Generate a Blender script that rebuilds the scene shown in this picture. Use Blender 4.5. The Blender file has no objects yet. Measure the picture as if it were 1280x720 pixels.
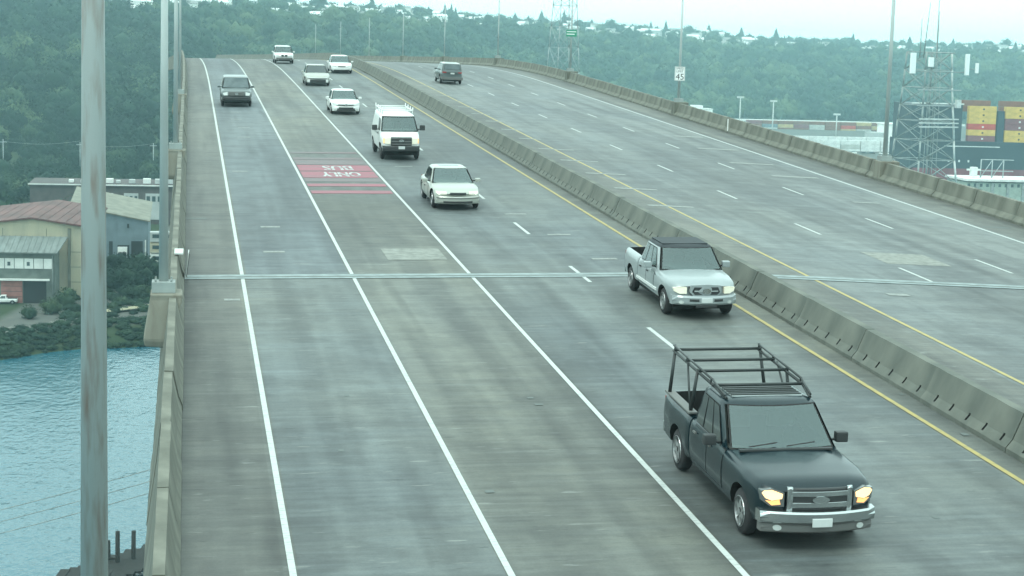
import bpy, bmesh, math, random
import numpy as np
from mathutils import Vector, Matrix
random.seed(7); rng = np.random.default_rng(7)
S = bpy.context.scene; C = bpy.context.collection
PI = math.pi
# ------------------------------------------------------------ camera, sky, sun
F = 2200.; ZC = 58.0; H = 9.2
fw = Vector((0.18105684, 0.9742695, -0.13422873)); rt = Vector((0.98346004, -0.17866961, 0.02972405)); up = Vector((-0.00497664, 0.13739034, 0.99050448))
cam = bpy.data.cameras.new('camera'); camo = bpy.data.objects.new('camera', cam); C.objects.link(camo)
m3 = Matrix((rt, up, -fw)).transposed().to_4x4(); m3.translation = Vector((0, 0, ZC)); camo.matrix_world = m3
cam.sensor_width = 36; cam.lens = F / 1280 * 36; cam.clip_start = .5; cam.clip_end = 20000
S.camera = camo
S.view_settings.view_transform = 'Standard'; S.view_settings.look = 'None'; S.view_settings.exposure = 0.0
SUN_EL, SUN_AZ = math.radians(62), math.radians(235)
W = bpy.data.worlds.new('World'); S.world = W; W.use_nodes = True
nt = W.node_tree; nt.nodes.clear()
sky = nt.nodes.new('ShaderNodeTexSky'); sky.sky_type = 'NISHITA'; sky.sun_disc = False
sky.sun_elevation = SUN_EL; sky.sun_rotation = SUN_AZ; sky.air_density = 1.0; sky.dust_density = 3.0
sc = nt.nodes.new('ShaderNodeVectorMath'); sc.operation = 'SCALE'; sc.inputs['Scale'].default_value = 1.0
mx = nt.nodes.new('ShaderNodeMix'); mx.data_type = 'RGBA'; mx.inputs[0].default_value = .88
mx.inputs[7].default_value = (13.2, 17.4, 16.8, 1)      # overcast layer, in the sky texture's own units
bg = nt.nodes.new('ShaderNodeBackground'); bg.inputs[1].default_value = .118
ow = nt.nodes.new('ShaderNodeOutputWorld')
wc = nt.nodes.new('ShaderNodeTexCoord'); wsx = nt.nodes.new('ShaderNodeSeparateXYZ'); nt.links.new(wc.outputs['Generated'], wsx.inputs[0])
wr = nt.nodes.new('ShaderNodeMapRange'); wr.inputs[3].default_value = .92; wr.inputs[4].default_value = 1.30; nt.links.new(wsx.outputs['Z'], wr.inputs[0])   # overcast sky, brighter overhead than at the horizon
wv = nt.nodes.new('ShaderNodeVectorMath'); wv.operation = 'SCALE'
nt.links.new(sky.outputs[0], sc.inputs[0]); nt.links.new(sc.outputs[0], mx.inputs[6])
nt.links.new(mx.outputs[2], wv.inputs[0]); nt.links.new(wr.outputs[0], wv.inputs['Scale']); nt.links.new(wv.outputs[0], bg.inputs[0]); nt.links.new(bg.outputs[0], ow.inputs[0])
sl = bpy.data.lights.new('sun', 'SUN'); sl.energy = 1.15; sl.angle = math.radians(14); sl.color = (.96, 1, .92)
so = bpy.data.objects.new('sun', sl); C.objects.link(so)
sd = Vector((math.sin(SUN_AZ) * math.cos(SUN_EL), math.cos(SUN_AZ) * math.cos(SUN_EL), math.sin(SUN_EL)))
so.rotation_euler = sd.to_track_quat('Z', 'Y').to_euler(); so.location = (0, 0, 200)
try:
    S.cycles.volume_bounces = 1
except Exception: pass

# ------------------------------------------------------------ helpers
def mat(name, col, rough=.7, var=.0, scale=5., bump=.0, metal=0., spec=.5, stretch=(1, 1, 1), emit=None, es=0, col2=None, thr=(.35, .65), detail=6, coat=0):
    m = bpy.data.materials.new(name); m.use_nodes = True; n = m.node_tree; b = n.nodes['Principled BSDF']
    b.inputs['Base Color'].default_value = (*col, 1); b.inputs['Roughness'].default_value = rough
    b.inputs['Metallic'].default_value = metal; b.inputs['Specular IOR Level'].default_value = spec
    if coat: b.inputs['Coat Weight'].default_value = coat; b.inputs['Coat Roughness'].default_value = .05
    if emit: b.inputs['Emission Color'].default_value = (*emit, 1); b.inputs['Emission Strength'].default_value = es
    if var or bump or col2:
        tc = n.nodes.new('ShaderNodeTexCoord'); mp = n.nodes.new('ShaderNodeMapping'); mp.inputs['Scale'].default_value = stretch
        n.links.new(tc.outputs['Object'], mp.inputs[0])
        t = n.nodes.new('ShaderNodeTexNoise'); t.inputs['Scale'].default_value = scale; t.inputs['Detail'].default_value = detail
        n.links.new(mp.outputs[0], t.inputs[0])
        r = n.nodes.new('ShaderNodeMapRange'); r.inputs[1].default_value = thr[0]; r.inputs[2].default_value = thr[1]
        n.links.new(t.outputs[0], r.inputs[0])
        x = n.nodes.new('ShaderNodeMix'); x.data_type = 'RGBA'
        c2 = col2 or tuple(min(1, c * (1 + var)) for c in col); c1 = col if col2 else tuple(c * (1 - var) for c in col)
        x.inputs[6].default_value = (*c1, 1); x.inputs[7].default_value = (*c2, 1)
        n.links.new(r.outputs[0], x.inputs[0]); n.links.new(x.outputs[2], b.inputs['Base Color'])
        if bump:
            bp = n.nodes.new('ShaderNodeBump'); bp.inputs['Strength'].default_value = bump; bp.inputs['Distance'].default_value = .02
            n.links.new(t.outputs[0], bp.inputs['Height']); n.links.new(bp.outputs[0], b.inputs['Normal'])
    return m
def obj(name, me, m=None, parent=None, loc=None, rot=None, kind=None):
    """links a mesh (or bmesh) as one object"""
    if isinstance(me, bmesh.types.BMesh):
        b = me; me = bpy.data.meshes.new(name); b.normal_update(); b.to_mesh(me); b.free()
    if m is not None and not me.materials:
        for q in (m if isinstance(m, (list, tuple)) else [m]): me.materials.append(q)
    o = bpy.data.objects.new(name, me); C.objects.link(o)
    if loc is not None: o.location = loc
    if rot is not None: o.rotation_euler = rot
    if parent: o.parent = parent
    if kind: o['kind'] = kind
    return o
def tag(o, label, cat, group=None):
    o['label'] = label; o['category'] = cat
    if group: o['group'] = group
    return o
def thing(name, label, cat, loc=(0, 0, 0), rot=(0, 0, 0), group=None):
    o = bpy.data.objects.new(name, None); C.objects.link(o); o.location = loc; o.rotation_euler = rot
    o.empty_display_size = .2
    return tag(o, label, cat, group)
def copy_tree(o, parent=None):
    c = o.copy(); C.objects.link(c); c.parent = parent
    for ch in list(o.children): copy_tree(ch, c)
    return c
def pd(name, V, Fc, smooth=False):
    me = bpy.data.meshes.new(name); me.from_pydata([tuple(v) for v in V], [], Fc); me.update()
    if smooth:
        for p in me.polygons: p.use_smooth = True
    return me
def bm_box(bm, x0, x1, y0, y1, z0, z1, bev=0):
    r = bmesh.ops.create_cube(bm, size=1); vs = r['verts']
    for v in vs: v.co = Vector((x0 + (v.co.x + .5) * (x1 - x0), y0 + (v.co.y + .5) * (y1 - y0), z0 + (v.co.z + .5) * (z1 - z0)))
    if bev:
        es = list({e for v in vs for e in v.link_edges}); bmesh.ops.bevel(bm, geom=es, offset=bev, segments=2, affect='EDGES', profile=.7)
    return vs
def box(x0, x1, y0, y1, z0, z1, bev=0):
    bm = bmesh.new(); bm_box(bm, x0, x1, y0, y1, z0, z1, bev); return bm
def bm_tube(bm, p, q, r0, r1=None, n=10):
    p = Vector(p); q = Vector(q); d = q - p; r1 = r0 if r1 is None else r1
    r = bmesh.ops.create_cone(bm, cap_ends=True, segments=n, radius1=r0, radius2=r1, depth=d.length)
    M = Matrix.Translation((p + q) / 2) @ d.to_track_quat('Z', 'Y').to_matrix().to_4x4()
    for v in r['verts']: v.co = M @ v.co
    for v in r['verts']:
        for f in v.link_faces:
            if len(f.verts) == 4: f.smooth = True
def tube(p, q, r0, r1=None, n=10):
    bm = bmesh.new(); bm_tube(bm, p, q, r0, r1, n); return bm
def path_tube(bm, pts, r, n=8):
    for a, b in zip(pts[:-1], pts[1:]): bm_tube(bm, a, b, r, r, n)
    for a in pts[1:-1]:
        k = bmesh.ops.create_uvsphere(bm, u_segments=n, v_segments=6, radius=r * 1.02)
        for v in k['verts']: v.co += Vector(a)

# ------------------------------------------------------------ bridge alignment (metres)
G = 0.039165624
def prof(Y):
    if Y < 164: return G * Y
    z = G * 164; k = .00099; s1 = -.0105; L = (G - s1) / k; t = Y - 164
    if t < L: return z + G * t - .5 * k * t * t
    return z + G * L - .5 * k * L * L + s1 * (t - L)
def sh(Y): return -.00013 * max(0, Y - 140) ** 2
def cross_r(Y): return float(np.interp(Y, [60, 112, 180, 260, 400, 640], [-.036, -.027, -.016, 0., .018, .02]))
def rz(x, Y):      # x = distance across the deck (before the curve)
    return ZC - H + prof(Y) + (.2 + float(np.interp(Y, [200, 300], [.012, .078])) * (min(x, 16.6) - 16.6)) + (cross_r(Y) * (x - 16.6) if x > 16.6 else 0)
def P(x, Y, dz=0): return (x + sh(Y), Y, rz(x, Y) + dz)
def slope(Y): return math.atan((prof(Y + 1) - prof(Y - 1)) / 2)
def head(Y): return -math.atan((sh(Y + 1) - sh(Y - 1)) / 2)
YEND = 420; YL = 285
def steps(y0, y1, big=6):
    n = max(1, int(math.ceil((y1 - y0) / big))); return [y0 + (y1 - y0) * i / n for i in range(n + 1)]
def ribbon(name, x0, x1, y0, y1, dz, nx=1, big=4):
    if x0 < 16.1: y1 = min(y1, YL)
    V = []; Fc = []; ys = steps(y0, y1, big)
    for y in ys:
        for i in range(nx + 1): V.append(P(x0 + (x1 - x0) * i / nx, y, dz))
    w = nx + 1
    for j in range(len(ys) - 1):
        for i in range(nx): a = j * w + i; Fc.append((a, a + 1, a + 1 + w, a + w))
    return pd(name, V, Fc)

# ------------------------------------------------------------ materials
def asphalt(name, base, warm, xl):
    """worn concrete/asphalt deck: transverse tining streaks, wheel tracks, blotches and stains"""
    m = bpy.data.materials.new(name); m.use_nodes = True; n = m.node_tree; b = n.nodes['Principled BSDF']; L = n.links.new
    base = tuple(v * 1.27 for v in base); warm = tuple(v * 1.27 for v in warm)
    b.inputs['Roughness'].default_value = .62; b.inputs['Specular IOR Level'].default_value = .45
    tc = n.nodes.new('ShaderNodeTexCoord')
    def noise(scale, st, det=5, lo=.3, hi=.7, rough=.5):
        mp = n.nodes.new('ShaderNodeMapping'); mp.inputs['Scale'].default_value = st; L(tc.outputs['Object'], mp.inputs[0])
        t = n.nodes.new('ShaderNodeTexNoise'); t.inputs['Scale'].default_value = scale; t.inputs['Detail'].default_value = det; t.inputs['Roughness'].default_value = rough
        L(mp.outputs[0], t.inputs[0]); r = n.nodes.new('ShaderNodeMapRange'); r.inputs[1].default_value = lo; r.inputs[2].default_value = hi
        L(t.outputs[0], r.inputs[0]); return r.outputs[0]
    def mixc(a, c, f, mode='MIX'):
        x = n.nodes.new('ShaderNodeMix'); x.data_type = 'RGBA'; x.blend_type = mode; x.clamp_factor = True
        for s, v in ((6, a), (7, c)):
            if isinstance(v, tuple): x.inputs[s].default_value = (*v, 1)
            else: L(v, x.inputs[s])
        if isinstance(f, float): x.inputs[0].default_value = f
        else: L(f, x.inputs[0])
        return x.outputs[2]
    def mixd(c_, k, f): return mixc(c_, (k, k, k * 1.02), f, 'MULTIPLY')
    def mul(a, k):
        q = n.nodes.new('ShaderNodeMath'); q.operation = 'MULTIPLY'; L(a, q.inputs[0])
        if isinstance(k, float): q.inputs[1].default_value = k
        else: L(k, q.inputs[1])
        return q.outputs[0]
    blot = noise(.22, (1, .35, 1), 5)
    c = mixc(base, warm, blot)
    wide = noise(1., (.22, 1.5, 1), 5, .44, .60); zone = noise(.12, (1.4, .6, 1), 3, .38, .50)
    c = mixd(c, 0.86, mul(mul(wide, zone), 1.0))
    trk = noise(1., (.95, .006, 1), 2, .46, .60); c = mixd(c, 0.630, mul(trk, .75))
    streak = noise(1., (.42, 5.5, 1), 5, .40, .62)                       # fine transverse streaks
    patchy = noise(.12, (1, .6, 1), 3, .36, .58)
    c = mixd(c, 0.81, mul(mul(streak, patchy), 1.0))
    s2 = noise(1., (.35, 3.2, 1), 5, .5, .8)
    c = mixc(c, tuple(v * 1.6 for v in base), mul(s2, .4))
    lng = noise(1., (1.3, .02, 1), 4, .35, .7)                        # long wheel-track wear
    c = mixd(c, 0.648, mul(lng, .8))
    st = noise(.7, (1, .8, 1), 8, .66, .74, .7)
    c = mixd(c, 0.604, mul(st, .7))
    lt = noise(2.5, (.5, 2.4, 1), 3, .66, .74)
    c = mixc(c, (.22, .23, .21), mul(lt, .7))
    drip = noise(1., (1.1, .012, 1), 2, .60, .72)                    # oil drip bands
    c = mixd(c, 0.56, mul(drip, mul(noise(.9, (2, .25, 1), 5, .35, .6), .8)))
    big = noise(.05, (1.6, .5, 1), 4, .42, .60)
    c = mixd(c, 0.666, mul(big, .7))
    mot = noise(.9, (1, .8, 1), 5, .48, .60); c = mixd(c, 0.666, mul(mot, .6))
    med = noise(3.2, (1, 1.6, 1), 6, .40, .62, .65)
    c = mixd(c, 0.813, mul(med, .7))
    spk = noise(1., (2.2, 9, 1), 3, .66, .72); c = mixd(c, 0.560, mul(spk, .8))
    fine = noise(24, (1, 1, 1), 3, .40, .60)
    c = mixd(c, 0.842, mul(fine, .7))
    L(c, b.inputs['Base Color'])
    bp = n.nodes.new('ShaderNodeBump'); bp.inputs['Strength'].default_value = .25; bp.inputs['Distance'].default_value = .01
    L(streak, bp.inputs['Height']); L(bp.outputs[0], b.inputs['Normal'])
    return m
M = {}
M['deck'] = asphalt('deck_left', (.108, .116, .106), (.142, .142, .112), 0)
M['deck_r'] = asphalt('deck_right', (.122, .138, .138), (.145, .154, .140), 0)
M['shoulder'] = asphalt('shoulder_concrete', (.094, .098, .088), (.128, .125, .102), 0)
M['lane_smooth'] = asphalt('lane_smooth', (.104, .124, .130), (.122, .138, .138), 0)
M['lane_near'] = asphalt('lane_near', (.100, .118, .120), (.132, .140, .122), 0)
M['white_paint'] = mat('white_paint', (.43, .45, .43), .6, .0, 6, col2=(.24, .26, .25), thr=(.50, .74), stretch=(1, 3, 1))
M['lettering'] = mat('worn_lettering', (.42, .43, .42), .7, 0, 2.2, col2=(.20, .15, .155), thr=(.50, .66))
M['worn_and_lit_white'] = mat('worn_and_lit_white', (.24, .25, .235), .7, 0, 9, col2=(.14, .15, .14), thr=(.4, .7))  # pale road wear, also the light painted across the median shoulder
M['yellow_paint'] = mat('yellow_paint', (.36, .28, .09), .6, 0, 5, col2=(.23, .20, .10), thr=(.45, .75))
M['red_paint'] = mat('red_paint', (.27, .085, .11), .7, 0, 1.1, col2=(.18, .105, .115), thr=(.42, .7), stretch=(.5, 4, 1))
M['red_worn'] = mat('red_worn', (.165, .112, .118), .7, 0, 1.4, col2=(.115, .117, .117), thr=(.35, .65), stretch=(.5, 4, 1))
M['joint'] = mat('joint_steel', (.19, .225, .225), .6, .2, 3)
M['joint_gap'] = mat('joint_rubber', (.11, .125, .12), .8)
M['patch'] = mat('patch_concrete', (.19, .195, .175), .8, .2, 4, bump=.2)
M['conc'] = mat('barrier_concrete', (.088, .090, .072), .85, 0, 1.3, .25, col2=(.165, .165, .135), stretch=(1, 1, .35), thr=(.36, .64), detail=9)
M['conc_dark'] = mat('barrier_concrete_stained', (.080, .088, .076), .85, 0, 1.1, .25, col2=(.135, .14, .118), stretch=(1, 1, .3), thr=(.36, .64), detail=9)
M['conc_light'] = mat('pedestal_concrete', (.20, .195, .16), .85, 0, 1.6, .25, col2=(.12, .10, .075), stretch=(1.5, 1.5, .3), thr=(.45, .75), detail=9)
M['slot'] = mat('slot_shadow', (.03, .03, .03), .9)
M['pole'] = mat('galvanised_steel', (.23, .265, .26), .5, 0, 5.5, col2=(.155, .125, .105), stretch=(2.6, 2.6, .35), thr=(.48, .75), metal=.15, detail=8)
M['pole_clean'] = mat('galvanised_steel_clean', (.36, .40, .39), .5, .15, 1.5, stretch=(1, 1, .2))
M['steel'] = mat('steel_grey', (.33, .36, .36), .5, .15, 4, metal=.3)
M['steel_dark'] = mat('lattice_steel', (.24, .27, .26), .7, .2, 1)
M['steel_light'] = mat('lattice_steel_light', (.5, .52, .5), .6, .15, 1)
M['sign_white'] = mat('sign_white', (.80, .80, .78), .5)
M['sign_black'] = mat('sign_black', (.02, .02, .02), .6)
M['sign_green'] = mat('sign_green', (.03, .25, .15), .5)
M['glass'] = mat('car_glass', (.03, .05, .055), .05, spec=.8, scale=1.6, col2=(.075, .10, .105), thr=(.35, .7), detail=3)  # paler blotches put interior light into the glass colour
wg = bpy.data.materials.new('windshield_glass'); wg.use_nodes = True; n_ = wg.node_tree; n_.nodes.clear()
o1 = n_.nodes.new('ShaderNodeOutputMaterial'); t1_ = n_.nodes.new('ShaderNodeBsdfTransparent'); t1_.inputs[0].default_value = (.50, .60, .58, 1); g1 = n_.nodes.new('ShaderNodeBsdfGlossy'); g1.inputs[0].default_value = (.85, 1, 1, 1); g1.inputs['Roughness'].default_value = .06
f1 = n_.nodes.new('ShaderNodeFresnel'); f1.inputs[0].default_value = 2.05; x1 = n_.nodes.new('ShaderNodeMixShader'); n_.links.new(f1.outputs[0], x1.inputs[0]); n_.links.new(t1_.outputs[0], x1.inputs[1]); n_.links.new(g1.outputs[0], x1.inputs[2]); n_.links.new(x1.outputs[0], o1.inputs[0])
M['wglass'] = wg; M['interior'] = mat('interior_trim', (.05, .055, .05), .8, .3, 6); M['seat'] = mat('seat_fabric', (.11, .11, .10), .9, .2, 9)
M['glass_side'] = mat('car_glass_side', (.02, .03, .03), .04, spec=.8)
M['tyre'] = mat('tyre', (.022, .022, .024), .85, .2, 12)
M['rim'] = mat('alloy_rim', (.45, .46, .46), .3, metal=.8)
M['rim_dark'] = mat('steel_rim', (.10, .10, .10), .5, metal=.3)
M['chrome'] = mat('chrome', (.46, .48, .48), .2, metal=.95)
M['black_trim'] = mat('black_trim', (.025, .027, .028), .55)
M['grey_trim'] = mat('grey_trim', (.12, .12, .115), .6)
M['plate'] = mat('license_plate', (.55, .57, .56), .5)
M['seam'] = mat('door_seam', (.008, .008, .008), .8)
M['lamp_lit'] = mat('headlight_lit', (.7, .5, .3), .3, emit=(1, .66, .28), es=1.5)
M['lamp_amber'] = mat('headlight_amber', (.9, .5, .2), .3, emit=(1, .42, .12), es=.8)
M['lamp_warm'] = mat('headlight_dim', (.75, .72, .6), .2, emit=(1, .9, .6), es=.15)
M['lamp_off'] = mat('headlight_glass', (.5, .52, .5), .12, spec=.8)
M['lamp_dark'] = mat('headlight_smoked', (.10, .11, .11), .12, spec=.8)
M['tail'] = mat('tail_light', (.28, .03, .03), .2)
def paint(name, c, rough=.28, metal=0): return mat(name, c, rough, .04, 1.2, metal=metal, coat=.25, spec=.35)
M['p_dark'] = mat('paint_dark_slate', (.004, .014, .019), .24, .04, 1.2, coat=.14, spec=.3); M['p_silver'] = paint('paint_pale_silver_blue', (.29, .32, .325), .3, .15)
M['p_champ'] = paint('paint_silver_champagne', (.36, .37, .33), .3, .1); M['p_white'] = paint('paint_white', (.66, .67, .65)); M['p_black'] = paint('paint_black', (.03, .035, .035))
M['p_roof'] = mat('roof_black', (.015, .02, .025), .7); M['p_suv'] = paint('paint_grey_green', (.09, .11, .11))
M['rack_black'] = mat('rack_black', (.03, .035, .035), .45, metal=.3)
M['bedliner'] = mat('bedliner', (.02, .025, .025), .8)

# ------------------------------------------------------------ water, terrain
def water_mat():
    m = bpy.data.materials.new('river_water'); m.use_nodes = True; n = m.node_tree; b = n.nodes['Principled BSDF']; L = n.links.new
    b.inputs['Base Color'].default_value = (.018, .095, .13, 1); b.inputs['Roughness'].default_value = .12; b.inputs['IOR'].default_value = 1.33; b.inputs['Specular IOR Level'].default_value = .8; b.inputs['Specular Tint'].default_value = (.70, .96, 1, 1)
    tc = n.nodes.new('ShaderNodeTexCoord'); last = None
    for sc_, st, dist, s in ((.9, (1, .55, 1), .30, .75), (.16, (1, .5, 1), .7, .5), (2.6, (1, .6, 1), .07, .5)):
        mp = n.nodes.new('ShaderNodeMapping'); mp.inputs['Scale'].default_value = st; mp.inputs['Rotation'].default_value = (0, 0, .2); L(tc.outputs['Object'], mp.inputs[0])
        t = n.nodes.new('ShaderNodeTexNoise'); t.inputs['Scale'].default_value = sc_; t.inputs['Detail'].default_value = 4; L(mp.outputs[0], t.inputs[0])
        bp = n.nodes.new('ShaderNodeBump'); bp.inputs['Strength'].default_value = s; bp.inputs['Distance'].default_value = dist; L(t.outputs[0], bp.inputs['Height'])
        if last: L(last.outputs[0], bp.inputs['Normal'])
        last = bp
    L(last.outputs[0], b.inputs['Normal']); return m
obj('water', pd('water', [(-3000, -400, 0), (4500, -400, 0), (4500, 1300, 0), (-3000, 1300, 0)], [(0, 1, 2, 3)]), water_mat(), kind='structure')
def shore(X): return 339 + .60 * (X + 7) + 2.2 * math.sin(X * .21) + (0 if X > -60 else .0)
def ybase(X): return float(np.interp(X, [-400, -60, 0, 420, 700, 3000], [560, 690, 770, 1410, 1480, 1600]))
def hn(X, Y): return 3.2 * math.sin(X * .011 + 1) * math.cos(Y * .008) + 2.2 * math.sin(X * .027 + Y * .019) + 1.2 * math.sin(X * .06) * math.sin(Y * .047)
def ridge(X): return float(np.interp(X, [-400, 0, 400, 800, 1500, 3000], [101, 98, 95, 80, 76, 72]))
def ground(X, Y):
    t = Y - ybase(X); R = ridge(X)
    z = float(np.interp(t, [-40, 0, 120, 520, 900, 1500, 4000], [3, 4, 14, 66 * R / 92, R - 5, R + 6, R - 30]))
    z += hn(X, Y) * min(1, max(0, (t - 20) / 150))
    s = shore(X)
    if Y < s + 15: z = min(z, (Y - s) * .26 - .2)
    # dock basin where the ship is moored
    if X > 255 and 690 < Y < 765 + 60: z = -3
    if X > 255 and (685 < Y < 840): z = -3
    return max(z, -3)
def add_grid(xs, ys, name):
    V = [(x, y, ground(x, y)) for y in ys for x in xs]; w = len(xs)
    Fc = [(j * w + i, j * w + i + 1, (j + 1) * w + i + 1, (j + 1) * w + i) for j in range(len(ys) - 1) for i in range(w - 1)]
    return pd(name, V, Fc, True)
xs = list(np.arange(-3000, -300, 90)) + list(np.arange(-300, -80, 12)) + list(np.arange(-80, 80, 2.5)) + list(np.arange(80, 1600, 16)) + list(np.arange(1600, 4501, 90))
ys = list(np.arange(300, 420, 2.5)) + list(np.arange(420, 1000, 12)) + list(np.arange(1000, 3000, 30)) + list(np.arange(3000, 5001, 120))
tm = bpy.data.materials.new('terrain'); tm.use_nodes = True
def terrain_mat(m):
    n = m.node_tree; b = n.nodes['Principled BSDF']; L = n.links.new; b.inputs['Roughness'].default_value = .95; b.inputs['Specular IOR Level'].default_value = .1
    g = n.nodes.new('ShaderNodeNewGeometry'); sp = n.nodes.new('ShaderNodeSeparateXYZ'); L(g.outputs['Position'], sp.inputs[0])
    t = n.nodes.new('ShaderNodeTexNoise'); t.inputs['Scale'].default_value = .09; t.inputs['Detail'].default_value = 8; L(g.outputs['Position'], t.inputs[0])
    t2 = n.nodes.new('ShaderNodeTexNoise'); t2.inputs['Scale'].default_value = .5; t2.inputs['Detail'].default_value = 8; L(g.outputs['Position'], t2.inputs[0])
    gr = n.nodes.new('ShaderNodeMix'); gr.data_type = 'RGBA'; gr.inputs[6].default_value = (.016, .040, .022, 1); gr.inputs[7].default_value = (.058, .070, .036, 1); L(t.outputs[0], gr.inputs[0])
    yard = n.nodes.new('ShaderNodeMix'); yard.data_type = 'RGBA'; yard.inputs[6].default_value = (.07, .075, .07, 1); yard.inputs[7].default_value = (.13, .13, .115, 1); L(t2.outputs[0], yard.inputs[0])
    # ground level yards (z about 3 to 4) are hard standing, banks below and hill above are vegetated
    r1 = n.nodes.new('ShaderNodeMapRange'); r1.inputs[1].default_value = 2.5; r1.inputs[2].default_value = 2.95; L(sp.outputs['Z'], r1.inputs[0])
    r2 = n.nodes.new('ShaderNodeMapRange'); r2.inputs[1].default_value = 4.6; r2.inputs[2].default_value = 3.6; L(sp.outputs['Z'], r2.inputs[0])
    mm = n.nodes.new('ShaderNodeMath'); mm.operation = 'MULTIPLY'; r3 = n.nodes.new('ShaderNodeMapRange'); r3.inputs[1].default_value = 575; r3.inputs[2].default_value = 560
    yx = n.nodes.new('ShaderNodeMath'); yx.operation = 'MULTIPLY_ADD'; yx.inputs[1].default_value = -6; L(sp.outputs['X'], yx.inputs[0]); L(sp.outputs['Y'], yx.inputs[2]); L(yx.outputs[0], r3.inputs[0]); m4 = n.nodes.new('ShaderNodeMath'); m4.operation = 'MULTIPLY'; L(r1.outputs[0], m4.inputs[0]); L(r3.outputs[0], m4.inputs[1]); L(m4.outputs[0], mm.inputs[0]); L(r2.outputs[0], mm.inputs[1])
    mx_ = n.nodes.new('ShaderNodeMix'); mx_.data_type = 'RGBA'; L(mm.outputs[0], mx_.inputs[0]); L(gr.outputs[2], mx_.inputs[6]); L(yard.outputs[2], mx_.inputs[7])
    L(mx_.outputs[2], b.inputs['Base Color'])
terrain_mat(tm)
obj('ground', add_grid(xs, ys, 'ground'), tm, kind='structure')

# ------------------------------------------------------------ bridge deck
XL0, XM0, XM1, XR = -.12, 16.2, 17.1, 35.35
def deck_obj(name, x0, x1, m, nx, dz=0): 
    return obj(name, ribbon(name, x0, x1, -12, YEND, dz, nx, 5), m, kind='structure')
road_l = deck_obj('road', XL0, XM0 + .5, M['deck'], 6)
road_r = deck_obj('road', XM0 + .5, XR, M['deck_r'], 6)
obj('shoulder', ribbon('shoulder', XL0 + .02, 1.48, -12, YEND, .004, 1, 5), M['shoulder'], road_l)
obj('bus_lane_surface', ribbon('bus_lane_surface', 1.75, 4.88, 53.9, YEND, .004, 2, 5), M['lane_smooth'], road_l)
obj('bus_lane_surface', ribbon('bus_lane_surface', 1.72, 4.9, -12, 53.1, .004, 2, 5), M['lane_near'], road_l)
obj('lane_surface', ribbon('lane_surface', 8.75, 15.45, -12, YEND, .004, 3, 5), M['lane_near'], road_l)
obj('shoulder', ribbon('shoulder', 17.15, 19.55, -12, YEND, .004, 1, 5), M['shoulder'], road_r)
obj('shoulder', ribbon('shoulder', 32.95, XR - .02, -12, YEND, .004, 1, 5), M['shoulder'], road_r)
def mark(par, x0, x1, y0, y1, m, name='lane_line', dz=.008): return obj(name, ribbon(name, x0, x1, y0, y1, dz, 1, 5), m, par)
for x, w in ((1.62, .056), (4.98, .056), (8.65, .056)): mark(road_l, x - w, x + w, -12, YEND, M['white_paint'])
mark(road_l, 15.5, 15.62, -12, YEND, M['yellow_paint']); mark(road_r, 19.7, 19.83, -12, YEND, M['yellow_paint'])
mark(road_r, 32.6, 32.75, -12, YEND, M['white_paint'])
def dashes(par, x, y_start, cyc, ln=3.0):
    y = y_start
    while y > 5: y -= cyc
    while y < 330: mark(par, x - .06, x + .06, y, y + ln, M['white_paint'], 'lane_dash'); y += cyc
dashes(road_l, 12.15, 42.2, 10.05)
dashes(road_r, 24.05, 53.7, 10.75); dashes(road_r, 28.2, 56.6, 10.75)
# raised pale wear marks across lane one, and stripes of painted light on the median shoulder
for x, y in ((3.02, 116.5), (2.92, 110.9), (3.2, 105.2), (3.02, 99.), (2.33, 82.), (2.93, 64.), (2.8, 58.2)):
    mark(road_l, x - .35, x + .35, y, y + .35, M['worn_and_lit_white'], 'worn_mark', .012)
mark(road_l, 1.0, 1.45, 49.6, 49.9, M['worn_and_lit_white'], 'worn_mark', .012)
for x, y in ((10.2, 84.5), (11.0, 79.8), (11.2, 76), (12.6, 67.5), (13.2, 62), (13.6, 56.5), (10.6, 92)):
    mark(road_l, x - .4, x + .45, y, y + .3, M['worn_and_lit_white'], 'worn_mark', .012)
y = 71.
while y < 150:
    mark(road_r, 18.9, 20.6 - .7 * (y > 100) + .3, y, y + .42, M['worn_and_lit_white'], 'shoulder_light_stripe', .012); y += 5.95  # light falling through gaps, painted as pale bars
for x0, x1, y0, y1 in ((29, 31.5, 92, 92.5), (29.5, 32, 100, 100.6), (29.4, 31.9, 86, 86.6), (30.3, 32.2, 108, 108.7), (29.9, 31.2, 76, 76.4), (21.3, 22, 50.8, 51.2)):
    mark(road_r, x0, x1, y0, y1, M['worn_and_lit_white'], 'worn_mark', .012)
# repaired patches
mark(road_l, 6.4, 8.35, 56.6, 59.0, M['patch'], 'road_patch', .010); mark(road_r, 24.0, 26.4, 57.6, 60.2, M['patch'], 'road_patch', .006)
# expansion joint: two steel rails with a rubber gap
for par, a, b_ in ((road_l, XL0, 16.2), (road_r, 17.1, XR - .02)):
    mark(par, a, b_, 53.15, 53.4, M['joint'], 'expansion_joint', .016); mark(par, a, b_, 53.4, 53.55, M['joint_gap'], 'joint_gap', .013); mark(par, a, b_, 53.55, 53.9, M['joint'], 'expansion_joint', .016)
# drains
for par, a, b_, yy in ((road_l, -.05, .66, 66.2), (road_r, 33.1, 34.3, 69.2), (road_r, 33.4, 34.2, 118.0)):
    mark(par, a, b_, yy, yy + .35, M['joint_gap'], 'drain_grate', .010)
for x, y in ((7.4, 37.5), (7.45, 36.9), (5.3, 30.5), (3.4, 38), (2.9, 33.5), (16.0, 37.2), (15.9, 33.6), (12.9, 28.2)):
    mark(road_l, x, x + random.uniform(.1, .22), y, y + random.uniform(.12, .25), M['joint_gap'], 'road_stain', .010)
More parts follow.
